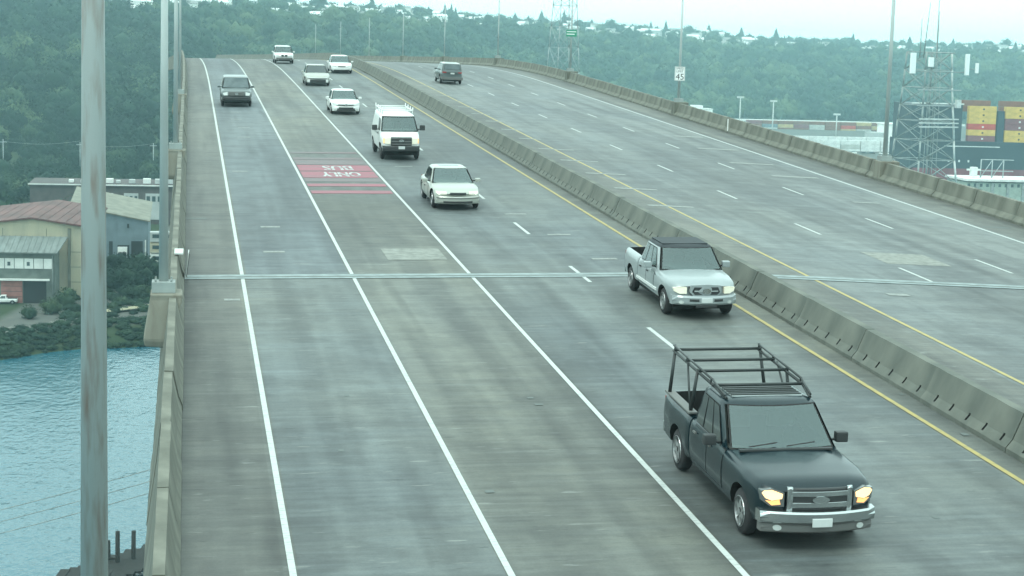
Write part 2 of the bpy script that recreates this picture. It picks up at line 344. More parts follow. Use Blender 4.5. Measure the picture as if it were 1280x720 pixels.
# bus lane: red bars and lettering facing oncoming drivers
for y0, y1, m in ((90.5, 91.3, 'red_worn'), (87.5, 88.5, 'red_worn'), (85.2, 87.3, 'red_worn'), (82.5, 85.0, 'red_paint'), (79.75, 82.3, 'red_paint'), (78.2, 79.6, 'red_worn'), (76.5, 77.5, 'red_paint'), (74.0, 75.0, 'red_paint')):
    mark(road_l, 5.1, 8.52, y0, y1, M[m], 'red_bar', .010)
def text_mesh(txt, name):
    cu = bpy.data.curves.new(name, 'FONT'); cu.body = txt; cu.align_x = 'CENTER'; cu.align_y = 'CENTER'; cu.resolution_u = 3
    o = bpy.data.objects.new(name, cu); C.objects.link(o); bpy.context.view_layer.update()
    me = bpy.data.meshes.new_from_object(o.evaluated_get(bpy.context.evaluated_depsgraph_get())); C.objects.unlink(o); bpy.data.objects.remove(o); return me
def fit(me, w, h):
    xs_ = [v.co.x for v in me.vertices]; ys_ = [v.co.y for v in me.vertices]
    cx, cy = (min(xs_) + max(xs_)) / 2, (min(ys_) + max(ys_)) / 2; sx, sy = w / (max(xs_) - min(xs_)), h / (max(ys_) - min(ys_))
    for v in me.vertices: v.co = Vector(((v.co.x - cx) * sx, (v.co.y - cy) * sy, v.co.z))
    return me
def road_text(txt, cx, cy, w, h):
    me = fit(text_mesh(txt, 'lettering'), w, h)
    bm = bmesh.new(); bm.from_mesh(me)
    ext = bmesh.ops.extrude_edge_only(bm, edges=[]) if False else None
    for v in bm.verts:
        X, Y = cx - v.co.x, cy - v.co.y; v.co = Vector(P(X, Y, .016))
    bm.to_mesh(me); bm.free(); obj('lettering', me, M['lettering'], road_l)
for dx_ in (0, .05):     # thick strokes
    road_text('BUS', 6.93 + dx_, 83.75, 1.35, 1.8); road_text('ONLY', 6.88 + dx_, 81.1, 1.75, 1.8)

# box girders under the deck
gm = mat('girder_concrete', (.24, .24, .21), .85, .15, .3, .1)
def girder(x0, x1):
    V = []; Fc = []; ys_ = steps(-12, YEND if x0 > 16 else 240, 8); sec = [(x0 - 2.2, -.25), (x0, -.7), (x0 + 1, -6.0), (x1 - 1, -6.0), (x1, -.7), (x1 + 2.2, -.25)]
    for y in ys_:
        for x, z in sec: V.append(P(x, y, z))
    k = len(sec)
    for j in range(len(ys_) - 1):
        for i in range(k): a = j * k + i; b_ = j * k + (i + 1) % k; Fc.append((a, b_, b_ + k, a + k))
    Fc += [tuple(range(k))[::-1], tuple(range((len(ys_) - 1) * k, len(ys_) * k))]
    obj('bridge_girder', pd('bridge_girder', V, Fc), gm, kind='structure')
girder(2, 14); girder(21, 33)

# ------------------------------------------------------------ barriers
def seg_mesh(name, sec, L, mats, slots=None, rough=.006):
    """extrude a closed (x,z) section over length L along y, in slices"""
    V = []; Fc = []; n = 7; k = len(sec)
    for j in range(n + 1):
        for i, (x, z) in enumerate(sec): V.append((x + random.uniform(-rough, rough), L * j / n, z + random.uniform(-rough, rough)))
    for j in range(n):
        for i in range(k): a = j * k + i; b_ = j * k + (i + 1) % k; Fc.append((a, b_, b_ + k, a + k))
    Fc += [tuple(range(k))[::-1], tuple(range(n * k, (n + 1) * k))]
    me = pd(name, V, Fc)
    bm = bmesh.new(); bm.from_mesh(me); bmesh.ops.recalc_face_normals(bm, faces=bm.faces)
    bm.to_mesh(me); bm.free()
    for q in mats: me.materials.append(q)
    if slots:
        o = bpy.data.objects.new('tmp', me); C.objects.link(o); bm = bmesh.new()
        for (x0, x1, y0, y1, z0, z1) in slots: bm_box(bm, x0, x1, y0, y1, z0, z1)
        cm = bpy.data.meshes.new('cut'); bm.to_mesh(cm); bm.free(); cm.materials.append(M['slot'])
        co = bpy.data.objects.new('cut', cm); C.objects.link(co)
        md = o.modifiers.new('b', 'BOOLEAN'); md.object = co; md.operation = 'DIFFERENCE'; md.solver = 'EXACT'; md.material_mode = 'TRANSFER'
        bpy.context.view_layer.update(); me2 = bpy.data.meshes.new_from_object(o.evaluated_get(bpy.context.evaluated_depsgraph_get()))
        bpy.data.objects.remove(o); bpy.data.objects.remove(co); me = me2; me.name = name
    return me
def barrier(root, variants, L, x, y0, y1, far, far_m, name='concrete_panel', gap=.03):
    y = y0; i = 0
    while y < y1:
        c = y + L / 2; d = random.uniform(-.012, .012)
        o = obj(name, variants[i % len(variants)], None, root, loc=(x + sh(y) + d, y, rz(x, y) + random.uniform(-.008, .012)), rot=(slope(c), 0, head(c))); y += L; i += 1
    V = []; Fc = []; ys_ = steps(y, YEND if x > 16 else YL, 8); k = len(far)
    for yy in ys_:
        for a, z in far: V.append((x + a + sh(yy), yy, rz(x, yy) + z))
    for j in range(len(ys_) - 1):
        for i in range(k): a = j * k + i; b_ = j * k + (i + 1) % k; Fc.append((a, b_, b_ + k, a + k))
    Fc += [tuple(range(k))[::-1], tuple(range((len(ys_) - 1) * k, len(ys_) * k))]
    obj('far_wall', pd('far_wall', V, Fc), far_m, root)
LM = 4.28
msec = [(0, -.05), (0, .09), (.13, .26), (.34, .80), (.56, .80), (.76, .26), (.9, .09), (.9, -.05)]
slots = [(-.1, .24, .31 + .82 * i, .39 + .82 * i, .15, .30) for i in range(5)]
root = thing('median_barrier', 'long concrete barrier between the two carriageways with drain slots along its foot', 'barrier')
mv = [seg_mesh('median_panel', msec, LM - .035, [M['conc_dark']], slots) for _ in range(4)]
barrier(root, mv, LM, 16.2, -10.5, 215, msec, M['conc_dark'])
core = [(.06, -.05), (.06, .1), (.19, .27), (.38, .77), (.52, .77), (.7, .27), (.84, .1), (.84, -.05)]
V = [];
rsec = [(0, -.05), (0, .12), (.2, .33), (.34, .92), (.56, .92), (.62, -.6), (.1, -.6)]
root = thing('bridge_parapet', 'concrete parapet along the right-hand outer edge of the bridge, in front of the port', 'barrier')
rv = [seg_mesh('parapet_panel', rsec, LM - .03, [M['conc']]) for _ in range(4)]
barrier(root, rv, LM, 35.3, -10, 215, rsec, M['conc'])
ped_r = root
for yy in (87., 127., 165., 203., 241., 279.):
    q = box(-.12, .95, -.45, .45, -.5, 1.0, .04)
    obj('pedestal', q, M['conc_light'] if yy < 90 else M['conc'], ped_r, loc=P(35.45, yy), rot=(slope(yy), 0, head(yy)))
# narrow pale marker plate fixed on the right parapet
obj('marker_plate', box(-.03, .0, -.06, .06, .15, .95, .01), M['sign_white'], ped_r, loc=P(35.22, 112.8))
lsec = [(.02, -.05), (.02, .10), (-.06, .3), (-.18, .85), (-.36, .85), (-.44, .1), (-.62, -1.15), (-.3, -1.15), (-.25, -.05)]
root = thing('bridge_parapet', 'concrete parapet along the left edge of the bridge, above the river', 'barrier')
lv = [seg_mesh('parapet_panel', lsec, LM - .03, [M['conc']]) for _ in range(4)]
barrier(root, lv, LM, -.12, -10, 215, lsec, M['conc'])
ped_l = root
def pedestal_left(yy):
    # tapering corbel that carries the lamp post outside the parapet
    bm = bmesh.new(); t = [(-.95, -.42), (-.14, -.42), (-.14, .42), (-.95, .42)]; 
    bt = [(-1.12, -.6), (-.42, -.8), (-.42, .8), (-1.12, .6)]; bb = [(-1.08, -.55), (-.42, -.75), (-.42, .75), (-1.08, .55)]
    vs = [[bm.verts.new((x, y_, z)) for x, y_ in l] for l, z in ((t, .93), (t, .80), (bt, -.22), (bb, -.42))]
    for a, b_ in zip(vs[:-1], vs[1:]):
        for i in range(4): bm.faces.new((a[i], b_[i], b_[(i + 1) % 4], a[(i + 1) % 4]))
    bm.faces.new(vs[0]); bm.faces.new(vs[-1][::-1]); bmesh.ops.bevel(bm, geom=bm.edges[:], offset=.03, segments=1, affect='EDGES'); bmesh.ops.recalc_face_normals(bm, faces=bm.faces)
    obj('pedestal', bm, M['conc_light'], ped_l, loc=P(0, yy), rot=(slope(yy), 0, 0))
for yy in (14., 46., 83., 120.): pedestal_left(yy)
# steel cover plates over the parapet at the expansion joint
obj('joint_cover', box(-.40, -.14, 52.3 - 53, .5, .86, .90, .005), M['steel_light'], ped_l, loc=P(0, 53))
obj('joint_cover', box(-.135, -.115, -.5, .5, .1, .86), M['steel_light'], ped_l, loc=P(.04, 53.), rot=(0, .12, 0))
obj('joint_gap', box(-.125, -.10, -.05, .04, .1, .86), M['slot'], ped_l, loc=P(.05, 53.), rot=(0, .12, 0))

# ------------------------------------------------------------ lamp posts
def lamp_post(x, yy, h, r, label, zb=.95, m='pole_clean', group='lamp posts along the bridge edges', cap=True):
    t = thing('lamp_post', label, 'lamp post', P(x, yy, zb), (0, 0, 0), group)
    obj('base_plate', box(-.3, .3, -.3, .3, 0, .28, .02) if r > .09 else box(-.22, .22, -.22, .22, 0, .12, .01), M['steel_dark'], t)
    obj('post_shaft', tube((0, 0, .1), (0, 0, h + .1), r, r * .55, 24), M[m], t)
    if cap:
        obj('post_cap', tube((0, 0, h + .1), (0, 0, h + .16), r * .6, r * .5, 12), M['steel'], t)
    if yy < 90:
        for a in (-.2, .2):
            for b_ in (-.2, .2): obj('anchor_bolt', tube((a, b_, .28), (a, b_, .36), .03, .03, 6), M['steel_dark'], t)
    return t
lamp_post(-.725, 14.0, 12, .124, 'thick galvanised post with rust streaks, nearest on the left, in front of the river', .9, 'pole')
lamp_post(-.62, 46.0, 11, .125, 'galvanised post on a flared concrete pedestal beside the expansion joint', .93)
lamp_post(-.60, 83.0, 11, .115, 'thin grey post on the left parapet, third from the front', .93)
lamp_post(-.60, 120.0, 11, .10, 'thin grey post on the left parapet, fourth from the front, hidden mostly by nearer posts', .93)
lamp_post(35.75, 87.0, 12, .125, 'tall tapering grey post on the right parapet in front of the container terminal', 1.0)
sp = lamp_post(35.75, 127.0, 8.0, .115, 'grey post carrying the white speed limit sign on the right parapet', 1.0)
gp_ = lamp_post(35.75, 165.0, 7.6, .105, 'grey post carrying the small green sign on the right parapet', 1.0)
lamp_post(35.75, 203.0, 7.2, .10, 'grey post on the right parapet, first one beyond the green sign', 1.0)
for i, yy in enumerate((241., 279., 317., 355., 393.)):
    lamp_post(35.7, yy, 6.6, .09, 'faint slim post on the far right parapet, %s beyond the green sign' % ('second', 'third', 'fourth', 'fifth', 'sixth')[i], .9)
# speed limit sign
t = thing('speed_limit_sign', 'white speed limit 45 sign on a post of the right parapet', 'sign', P(35.70, 126.78, 3.1), (0, 0, -.25)); 
obj('sign_panel', box(-.38, .38, -.015, .015, -.52, .52, .004), M['sign_white'], t)
bm = bmesh.new()
for a in ((-.355, .355, .485, .50), (-.355, .355, -.50, -.485), (-.355, -.34, -.5, .5), (.34, .355, -.5, .5)): bm_box(bm, a[0], a[1], -.020, -.016, a[2], a[3])
obj('sign_border', bm, M['sign_black'], t)
for s, z, w, h in (('SPEED', .38, .56, .15), ('LIMIT', .17, .50, .15), ('45', -.22, .58, .44)):
    me = fit(text_mesh(s, 'lettering'), w, h); obj('lettering', me, M['sign_black'], t, loc=(0, -.022, z), rot=(PI / 2, 0, 0))
t = thing('road_sign', 'small green sign with white strips high on a post of the right parapet', 'sign', P(35.70, 164.8, 4.6), (0, 0, -.2))
obj('sign_panel', box(-.5, .5, -.015, .015, -.32, .32, .004), M['sign_green'], t)
obj('sign_strip', box(-.44, .44, -.02, -.016, .10, .17), M['sign_white'], t); obj('sign_strip', box(-.44, .30, -.02, -.016, -.14, -.06), M['sign_white'], t)
# ------------------------------------------------------------ vehicles
# local frame: x to the side, y from the front bumper (0) to the rear (L), z up; the front faces -y
DARKCUT = M['seam']
class Car:
    def __init__(s, L, W, body, nose=.22, tail=.12, name='', label='', cat='', group=None, pnt=None):
        s.L, s.W, s.st = L, W, sorted(body); s.nose, s.tail, s.p = nose, tail, pnt
        s.t = thing(name, label, cat, (0, 0, 0), (0, 0, 0), group)
    def warp(s, v):
        x, y, z = v; q = (x / s.W) ** 2; q = min(q, 1.2)
        a = max(0., 1 - max(y, -.1) / .9); b_ = max(0., 1 - max(s.L - y, -.1) / .7)
        return Vector((x * (1 - .05 * a - .04 * b_), y + s.nose * q * a - s.tail * q * b_, z))
    def at(s, u):
        us = [k[0] for k in s.st]; return [float(np.interp(u, us, [k[i] for k in s.st])) for i in range(1, 5)]
    def section(s, u):
        W_, zb, zs, zc = s.at(u); h = zs - zb
        return [(0, zb), (W_ - .16, zb), (W_ - .05, zb + .06), (W_ - .012, zb + .28 * h), (W_, zb + .55 * h), (W_ - .008, zb + .74 * h), (W_ - .03, zb + .90 * h), (W_ - .075, zs - .012), (W_ - .14, zs + .012), (W_ * .62, zs + .72 * (zc - zs)), (0, zc)]
    def side(s, u, z):
        sec = s.section(u)[1:8]; return float(np.interp(z, [q[1] for q in sec], [q[0] for q in sec]))
    def add(s, name, bm, m, parent=None, warp=True, smooth=False):
        if warp:
            for v in bm.verts: v.co = s.warp(v.co)
        if smooth:
            for f in bm.faces: f.smooth = True
        return obj(name, bm, m, parent or s.t)
    def loft(s, u0, u1, name='body', cut=(), step=.1, m=None, edge=.05, arches=()):
        n = max(2, int(round((u1 - u0) / step))); us = [u0 + (u1 - u0) * i / n for i in range(n + 1)]
        bm = bmesh.new(); rows = []
        for u in us:
            sc_ = [sum(np.array(s.section(min(max(u + d, u0), u1))) for d in (-.08, -.04, 0, .04, .08)) / 5][0]
            ends = max(0, 1 - (u - u0) / .12) if edge else 0; endr = max(0, 1 - (u1 - u) / .12) if edge else 0
            k = max(ends, endr) ** 2 * edge
            cz = (sc_[0][1] + sc_[-1][1]) / 2
            half = [(max(0, x - k * (x > 0)), cz + (z - cz) * (1 - k * 1.1)) for x, z in sc_]
            ring = half + [(-x, z) for x, z in half[-2:0:-1]]
            rows.append([bm.verts.new((x, u, z)) for x, z in ring])
        k = len(rows[0])
        for a, b_ in zip(rows[:-1], rows[1:]):
            for i in range(k): bm.faces.new((a[i], a[(i + 1) % k], b_[(i + 1) % k], b_[i]))
        bm.faces.new(rows[0]); bm.faces.new(rows[-1][::-1]); bmesh.ops.recalc_face_normals(bm, faces=bm.faces)
        for f in bm.faces: f.smooth = len(f.verts) == 4
        for e in bm.edges:
            if len(e.link_faces) == 2 and e.calc_face_angle() > .75: e.smooth = False
        for v in bm.verts: v.co = s.warp(v.co)
        o = s.add(name, bm, m or s.p, warp=False)
        if arches or cut:
            bm = bmesh.new()
            for (u, r) in arches:
                for sx in (-1, 1):
                    bm_tube(bm, (sx * (s.W - .30), u, r[0]), (sx * (s.W + .2), u, r[0]), r[1], r[1], 28)
            for c in cut: bm_box(bm, *c)
            for f in bm.faces: f.smooth = False
            cm = bpy.data.meshes.new('cut'); bm.to_mesh(cm); bm.free(); cm.materials.append(DARKCUT)
            co = bpy.data.objects.new('cut', cm); C.objects.link(co); md = o.modifiers.new('b', 'BOOLEAN'); md.object = co; md.operation = 'DIFFERENCE'; md.solver = 'EXACT'; md.material_mode = 'TRANSFER'
            bpy.context.view_layer.update(); me = bpy.data.meshes.new_from_object(o.evaluated_get(bpy.context.evaluated_depsgraph_get()))
            o.modifiers.clear(); o.data = me; bpy.data.objects.remove(co)
        return o
    def cabin(s, uF, uR, wF, wR, zB, uTF, uTR, wT, zT, bulge=.10, crown=.04, m=None, roof=None, rbulge=.05, name='cabin', roofm=None, open_=True):
        s.c = (uF, uR, wF, wR, zB, uTF, uTR, wT, zT, bulge, rbulge); m = m or s.p
        def ring(t, inset=0):
            a, b_ = uF + (uTF - uF) * t, uR + (uTR - uR) * t; w0, w1 = wF + (wT - wF) * t, wR + (wT * .97 - wR) * t; z = zB + (zT - zB) * t
            pts = []; nf = 8
            for i in range(nf + 1):
                q = -1 + 2 * i / nf; pts.append((q * (w0 - .03), a - bulge * (1 - q * q) + .02 * q * q, z))
            for i in range(1, 6): q = i / 6; pts.append(((w0 + (w1 - w0) * q) , a + (b_ - a) * q, z))
            for i in range(nf + 1):
                q = 1 - 2 * i / nf; pts.append((q * (w1 - .03), b_ + rbulge * (1 - q * q), z))
            for i in range(1, 6): q = 1 - i / 6; pts.append((-(w0 + (w1 - w0) * q), a + (b_ - a) * q, z))
            if inset:
                cy = (a + b_) / 2; pts = [(x * (1 - inset), cy + (y - cy) * (1 - inset), z) for x, y, z in pts]
            return pts
        bm = bmesh.new(); ts = [(-.25, 0), (0, 0), (.33, 0), (.66, 0), (.93, 0)]
        rows = [[bm.verts.new(p) for p in ring(t, i)] for t, i in ts]
        for ins, dz in ((.025, .6), (.09, .85), (.3, 1.0), (.6, 1.0)):
            rows.append([bm.verts.new((x, y, z + crown * (dz - .3) * (1.5 if ins > .2 else 1) - (0.07 * (zT - zB)) * (1 - min(1, dz)))) for x, y, z in ring(1, ins)])
        k = len(rows[0])
        for ri, (a, b_) in enumerate(zip(rows[:-1], rows[1:])):
            for i in range(k):
                if open_ and 1 <= ri <= 3 and i < 8: continue
                bm.faces.new((a[i], a[(i + 1) % k], b_[(i + 1) % k], b_[i]))
        bm.faces.new(rows[-1]); bm.faces.new(rows[0][::-1]); bmesh.ops.recalc_face_normals(bm, faces=bm.faces)
        for f in bm.faces: f.smooth = True
        if roofm:
            for f in bm.faces:
                if f.calc_center_median().z > zT - .03 and f.normal.z > .6: f.material_index = 1
        s.open = open_; cab = s.add(name, bm, [m, roofm] if roofm else m)
        if open_:
            bm = bmesh.new(); rows = [[bm.verts.new((x * .955, y + (.05 if j < 9 else -.05 if 14 <= j < 23 else 0), z)) for j, (x, y, z) in enumerate(ring(t))] for t in (.0, .5, .94)]
            for a, b_ in zip(rows[:-1], rows[1:]):
                for i in range(8, k): bm.faces.new((a[i], b_[i], b_[(i + 1) % k], a[(i + 1) % k]))
            bm.faces.new(rows[-1]); s.add('interior_lining', bm, M['interior'])
            s.add('dashboard', box(-wF * .92, wF * .92, uF + .02, uF + .55, zB - .05, zB + .045, .02), M['interior'])
            s.add('cabin_floor', box(-wF * .92, wF * .92, uF + .5, uR - .1, zB - .04, zB + .03), M['seam'])
            y = uF + 1.25
            for sx in (-.40, .40):
                s.add('seat', box(sx - .24, sx + .24, y, y + .16, zB, zB + (zT - zB) * .52, .06), M['seat']); s.add('headrest', box(sx - .12, sx + .12, y + .02, y + .13, zB + (zT - zB) * .54, zB + (zT - zB) * .80, .04), M['seat'])
            bm = bmesh.new(); c_ = Vector((.40, uF + .62, zB + .10)); q = [c_ + Vector((.19 * math.cos(2 * PI * i / 14), .19 * .35 * math.sin(2 * PI * i / 14), .19 * math.sin(2 * PI * i / 14) * .9)) for i in range(15)]
            path_tube(bm, q, .018, 6); s.add('steering_wheel', bm, M['black_trim'])
            s.add('rear_view_mirror', box(-.11, .11, uTF + .0, uTF + .03, zT - .20, zT - .13, .01), M['black_trim'])
        return cab
    def shield(s, t0=.05, t1=.90, q=.90, rear=False, m=None, name=None, off=.014, frame=True):
        uF, uR, wF, wR, zB, uTF, uTR, wT, zT, bulge, rb = s.c; n = 10
        for layer, (e, mm) in enumerate(((.035, M['seam']), (0, m or M['glass']))):
            if layer == 0 and (not frame): continue
            if layer == 1 and not rear and s.open and m is None: mm = M['wglass']
            bm = bmesh.new(); rows = []; o2 = off * (layer + 1) * .5 if frame else off
            for j in range(5):
                fj = j / 4 if (layer or rear) else (0, .05, .5, .95, 1)[j]; t = (t0 - e) + ((t1 + e) - (t0 - e)) * fj; row = []
                for i in range(n + 1):
                    qq = (q + e) * (-1 + 2 * i / n) if (layer or rear or i in (0, n)) else (q - .005) * (-1 + 2 * (i - 1) / (n - 2))
                    if rear: w = wR + (wT * .97 - wR) * t; y = uR + (uTR - uR) * t + rb * (1 - qq * qq) + o2
                    else: w = wF + (wT - wF) * t; y = uF + (uTF - uF) * t - bulge * (1 - qq * qq) + .02 * qq * qq - o2
                    row.append(bm.verts.new((qq * (w - .03), y, zB + (zT - zB) * t + o2)))
                rows.append(row)
            for j_, (a, b_) in enumerate(zip(rows[:-1], rows[1:])):
                for i in range(n):
                    if layer == 0 and not rear and s.open and 0 < i < n - 1 and 0 < j_ < 3: continue
                    bm.faces.new((a[i], a[i + 1], b_[i + 1], b_[i]) if not rear else (a[i + 1], a[i], b_[i], b_[i + 1]))
            if layer == 0: par = s.add((name or ('rear_window' if rear else 'windshield')) , bm, mm, smooth=True) if False else None
            if layer == 0:
                fr = s.add('window_seal', bm, mm, smooth=True)
            else: s.add(name or ('rear_window' if rear else 'windshield'), bm, mm, smooth=True)
    def sidewin(s, ranges, t0=.08, t1=.86, m=None, off=.012):
        """ranges: list of (v0b, v1b, v0t, v1t) as fractions along the cabin side at the bottom and the top"""
        uF, uR, wF, wR, zB, uTF, uTR, wT, zT, bulge, rb = s.c
        for sx in (-1, 1):
            for (a0, a1, b0, b1) in ranges:
                for layer, (e, mm) in enumerate(((.03, M['seam']), (0, m or M['glass_side']))):
                    bm = bmesh.new(); o2 = off * (layer + 1) * .5; rows = []
                    for j in range(4):
                        t = (t0 - e) + (t1 - t0 + 2 * e) * j / 3; f = j / 3
                        va, vb = a0 + (b0 - a0) * f, a1 + (b1 - a1) * f; va -= e * .35; vb += e * .35
                        y0, y1 = uF + (uTF - uF) * t, uR + (uTR - uR) * t; w0, w1 = wF + (wT - wF) * t, wR + (wT * .97 - wR) * t; row = []
                        for i in range(4):
                            v = va + (vb - va) * i / 3; row.append(bm.verts.new((sx * (w0 + (w1 - w0) * v + o2), y0 + (y1 - y0) * v, zB + (zT - zB) * t)))
                        rows.append(row)
                    for a, b_ in zip(rows[:-1], rows[1:]):
                        for i in range(3): bm.faces.new((a[i], a[i + 1], b_[i + 1], b_[i]) if sx > 0 else (a[i + 1], a[i], b_[i], b_[i + 1]))
                    s.add('window_seal' if layer == 0 else 'side_window', bm, mm)
    def wheels(s, ys, r=.36, w=.24, rim='rim', inset=.02):
        key = ('wheel', r, w)
        if key not in WM:
            prof_ = [(0, r * .62), (.02, r * .66), (.03, r * .9), (.06, r * .985), (.10, r), (w - .1, r), (w - .06, r * .985), (w - .03, r * .9), (w, r * .6)]
            V = []; Fc = []; n = 28
            for i in range(n):
                a = 2 * PI * i / n
                for x, q in prof_: V.append((-x, q * math.cos(a), q * math.sin(a)))
            k = len(prof_)
            for i in range(n):
                for j in range(k - 1): a, b_ = i * k + j, ((i + 1) % n) * k + j; Fc.append((a, a + 1, b_ + 1, b_))
            tm_ = pd('tyre', V, Fc, True)
            bm = bmesh.new(); R_ = r * .66
            bm_tube(bm, (-.13, 0, 0), (-.075, 0, 0), R_, R_, 24)         # dark barrel behind
            for i in range(6):
                a = 2 * PI * i / 6; d = Vector((0, math.cos(a), math.sin(a))); p_ = Vector((0, -math.sin(a), math.cos(a)))
                q = [Vector((-.02, 0, 0)) + p_ * .05 * r / .36, Vector((-.03, 0, 0)) + d * R_ + p_ * .04, Vector((-.03, 0, 0)) + d * R_ - p_ * .04, Vector((-.02, 0, 0)) - p_ * .05 * r / .36]
                vs = [bm.verts.new(v) for v in q] + [bm.verts.new(v - Vector((.04, 0, 0))) for v in q]
                for f in ((0, 1, 2, 3), (7, 6, 5, 4), (0, 4, 5, 1), (1, 5, 6, 2), (2, 6, 7, 3)): bm.faces.new([vs[i_] for i_ in f]).material_index = 1
            for (x0, x1, ra, rb_) in ((-.05, -.005, r * .17, r * .15),):
                n0 = len(bm.faces); bm_tube(bm, (x0, 0, 0), (x1, 0, 0), ra, rb_, 12)
                bm.faces.ensure_lookup_table()
                for f in bm.faces[n0:]: f.material_index = 1
            # outer lip ring
            lip = []
            for i in range(24):
                a = 2 * PI * i / 24; lip.append([bm.verts.new((x, q * math.cos(a), q * math.sin(a))) for x, q in ((-.06, R_ * .9), (-.012, R_ * .93), (-.008, R_ * 1.0), (-.03, R_ * 1.03))])
            for i in range(24):
                a, b_ = lip[i], lip[(i + 1) % 24]
                for j in range(3): bm.faces.new((a[j], a[j + 1], b_[j + 1], b_[j])).material_index = 1
            bmesh.ops.recalc_face_normals(bm, faces=bm.faces)
            rm = bpy.data.meshes.new('rim'); bm.to_mesh(rm); bm.free(); WM[key] = (tm_, rm)
        tm_, rm = WM[key]
        rk = (key, rim)
        if rk not in WM:
            a = tm_.copy(); a.materials.append(M['tyre']); b_ = rm.copy(); b_.materials.append(M['seam']); b_.materials.append(M[rim]); WM[rk] = (a, b_)
        a, b_ = WM[rk]
        obj('underbody_shade', box(-s.W * .78, s.W * .78, ys[0] - .5, ys[1] + .55, r * .62, r * .62 + .25), M['seam'], s.t)  # near-black box added beneath the vehicle to deepen the shade there
        for y in ys:
            for sx in (-1, 1):
                e = bpy.data.objects.new('wheel', None); C.objects.link(e); e.parent = s.t; e.location = (sx * (s.W - inset), y, r); e.rotation_euler = (random.uniform(0, 1), 0, 0 if sx > 0 else PI); e.empty_display_size = .1
                obj('tyre', a, None, e); obj('rim', b_, None, e)
    def slab(s, name, x0, x1, u0, u1, z0, z1, m, nx=10, bev=.02, parent=None, slope_=0, taper=0, warp=True):
        """front or rear facing slab, subdivided across so that it bends with the nose"""
        bm = bmesh.new(); rows = []
        for i in range(nx + 1):
            f = i / nx; x = x0 + (x1 - x0) * f; e = bev if i in (0, nx) else 0
            tz = taper * abs(2 * f - 1) ** 2
            rows.append([bm.verts.new((x, u0 + slope_ * 0 + e * .5, z0 + e + bev)), bm.verts.new((x, u0 + slope_ * .5 - (0 if e else .0), (z0 + z1 - tz) / 2)), bm.verts.new((x, u0 + slope_ + e * .5, z1 - bev - e - tz)), bm.verts.new((x, u0 + slope_ + bev, z1 - tz)), bm.verts.new((x, u1, z1 - tz)), bm.verts.new((x, u1, z0)), bm.verts.new((x, u0 + bev, z0))])
        k = 7
        for a, b_ in zip(rows[:-1], rows[1:]):
            for i in range(k): bm.faces.new((a[i], b_[i], b_[(i + 1) % k], a[(i + 1) % k]))
        bm.faces.new(rows[0]); bm.faces.new(rows[-1][::-1]); bmesh.ops.recalc_face_normals(bm, faces=bm.faces)
        return s.add(name, bm, m, parent, warp=warp)
    def poly(s, name, pts, u0, u1, m, mirror=True, parent=None, lean=0, zref=0):
        """prism with an outline in (x,z), facing the front; lean tips the top backwards"""
        out = []
        for sx in ((1, -1) if mirror else (1,)):
            bm = bmesh.new(); f0 = [bm.verts.new((sx * x, u0 + lean * (z - zref), z)) for x, z in pts]; f1 = [bm.verts.new((sx * x, u1, z)) for x, z in pts]
            bm.faces.new(f0); bm.faces.new(f1[::-1]); k = len(pts)
            for i in range(k): bm.faces.new((f0[i], f1[i], f1[(i + 1) % k], f0[(i + 1) % k]))
            bmesh.ops.recalc_face_normals(bm, faces=bm.faces); out.append(s.add(name, bm, m, parent))
        return out
    def door(s, u0, u1, z0, z1, handle=True, sides=(-1, 1), hm='black_trim', name='door'):
        for sx in sides:
            par = None
            for layer, (e, off, mm) in enumerate(((.016, .003, M['seam']), (0, .009, s.p))):
                bm = bmesh.new(); rows = []; nz, nu = 7, 6
                for j in range(nz + 1):
                    z = z0 - e + (z1 - z0 + 2 * e) * j / nz; row = []
                    for i in range(nu + 1):
                        u = u0 - e + (u1 - u0 + 2 * e) * i / nu; row.append(bm.verts.new((sx * (s.side(u, z) + off), u, z)))
                    rows.append(row)
                for a, b_ in zip(rows[:-1], rows[1:]):
                    for i in range(nu): bm.faces.new((a[i], a[i + 1], b_[i + 1], b_[i]) if sx > 0 else (a[i + 1], a[i], b_[i], b_[i + 1]))
                o = s.add('door_seam' if layer == 0 else name, bm, mm, smooth=True); par = o
            if handle:
                z = z1 - .13; u = u1 - .22; x = s.side(u, z) + .01; obj('handle', box(sx * x if sx > 0 else -x - .035, x + .035 if sx > 0 else -x, u, u + .16, z, z + .035, .008), M[hm], par)
    def mirror(s, u, z, m, w=.22, h=.2, out=.05):
        for sx in (-1, 1):
            x = s.W + out; b_ = box(x - .02, x + w, u - .08, u + .08, z, z + h, .035)
            for v in b_.verts: v.co.x *= sx
            bmesh.ops.recalc_face_normals(b_, faces=b_.faces); o = s.add('side_mirror', b_, m, warp=False)
            b2 = tube((sx * (s.W - .12), u + .02, z + .03), (sx * (x + .02), u, z + .05), .025, .025, 6); obj('mirror_arm', b2, M['black_trim'], o)
    def grille(s, x, z0, z1, u, m, bar, nb=4, frame=None, bh=.03, depth=.05):
        g = s.slab('grille', -x, x, u, u + depth, z0, z1, m)
        for i in range(nb): z = z0 + (z1 - z0) * (i + .5) / nb; s.slab('grille_bar', -x * .97, x * .97, u - .015, u + .01, z - bh / 2, z + bh / 2, bar, bev=.004, parent=g)
        return g
    def place(s, x, yy, flip=False, yaw=0, wb_mid=None):
        """x across the deck of the vehicle's middle, yy of the point under its front bumper (or rear bumper if flipped)"""
        c = yy + s.L / 2; s.t.location = P(x, yy); s.t.rotation_euler = (slope(c), math.atan(-.012) if x < 16 else math.atan(-cross_r(yy)), head(c) + yaw)
        if flip: s.t.location = P(x, yy + s.L); s.t.rotation_euler = (-slope(c), math.atan(cross_r(yy)) , head(c) + PI)
WM = {}
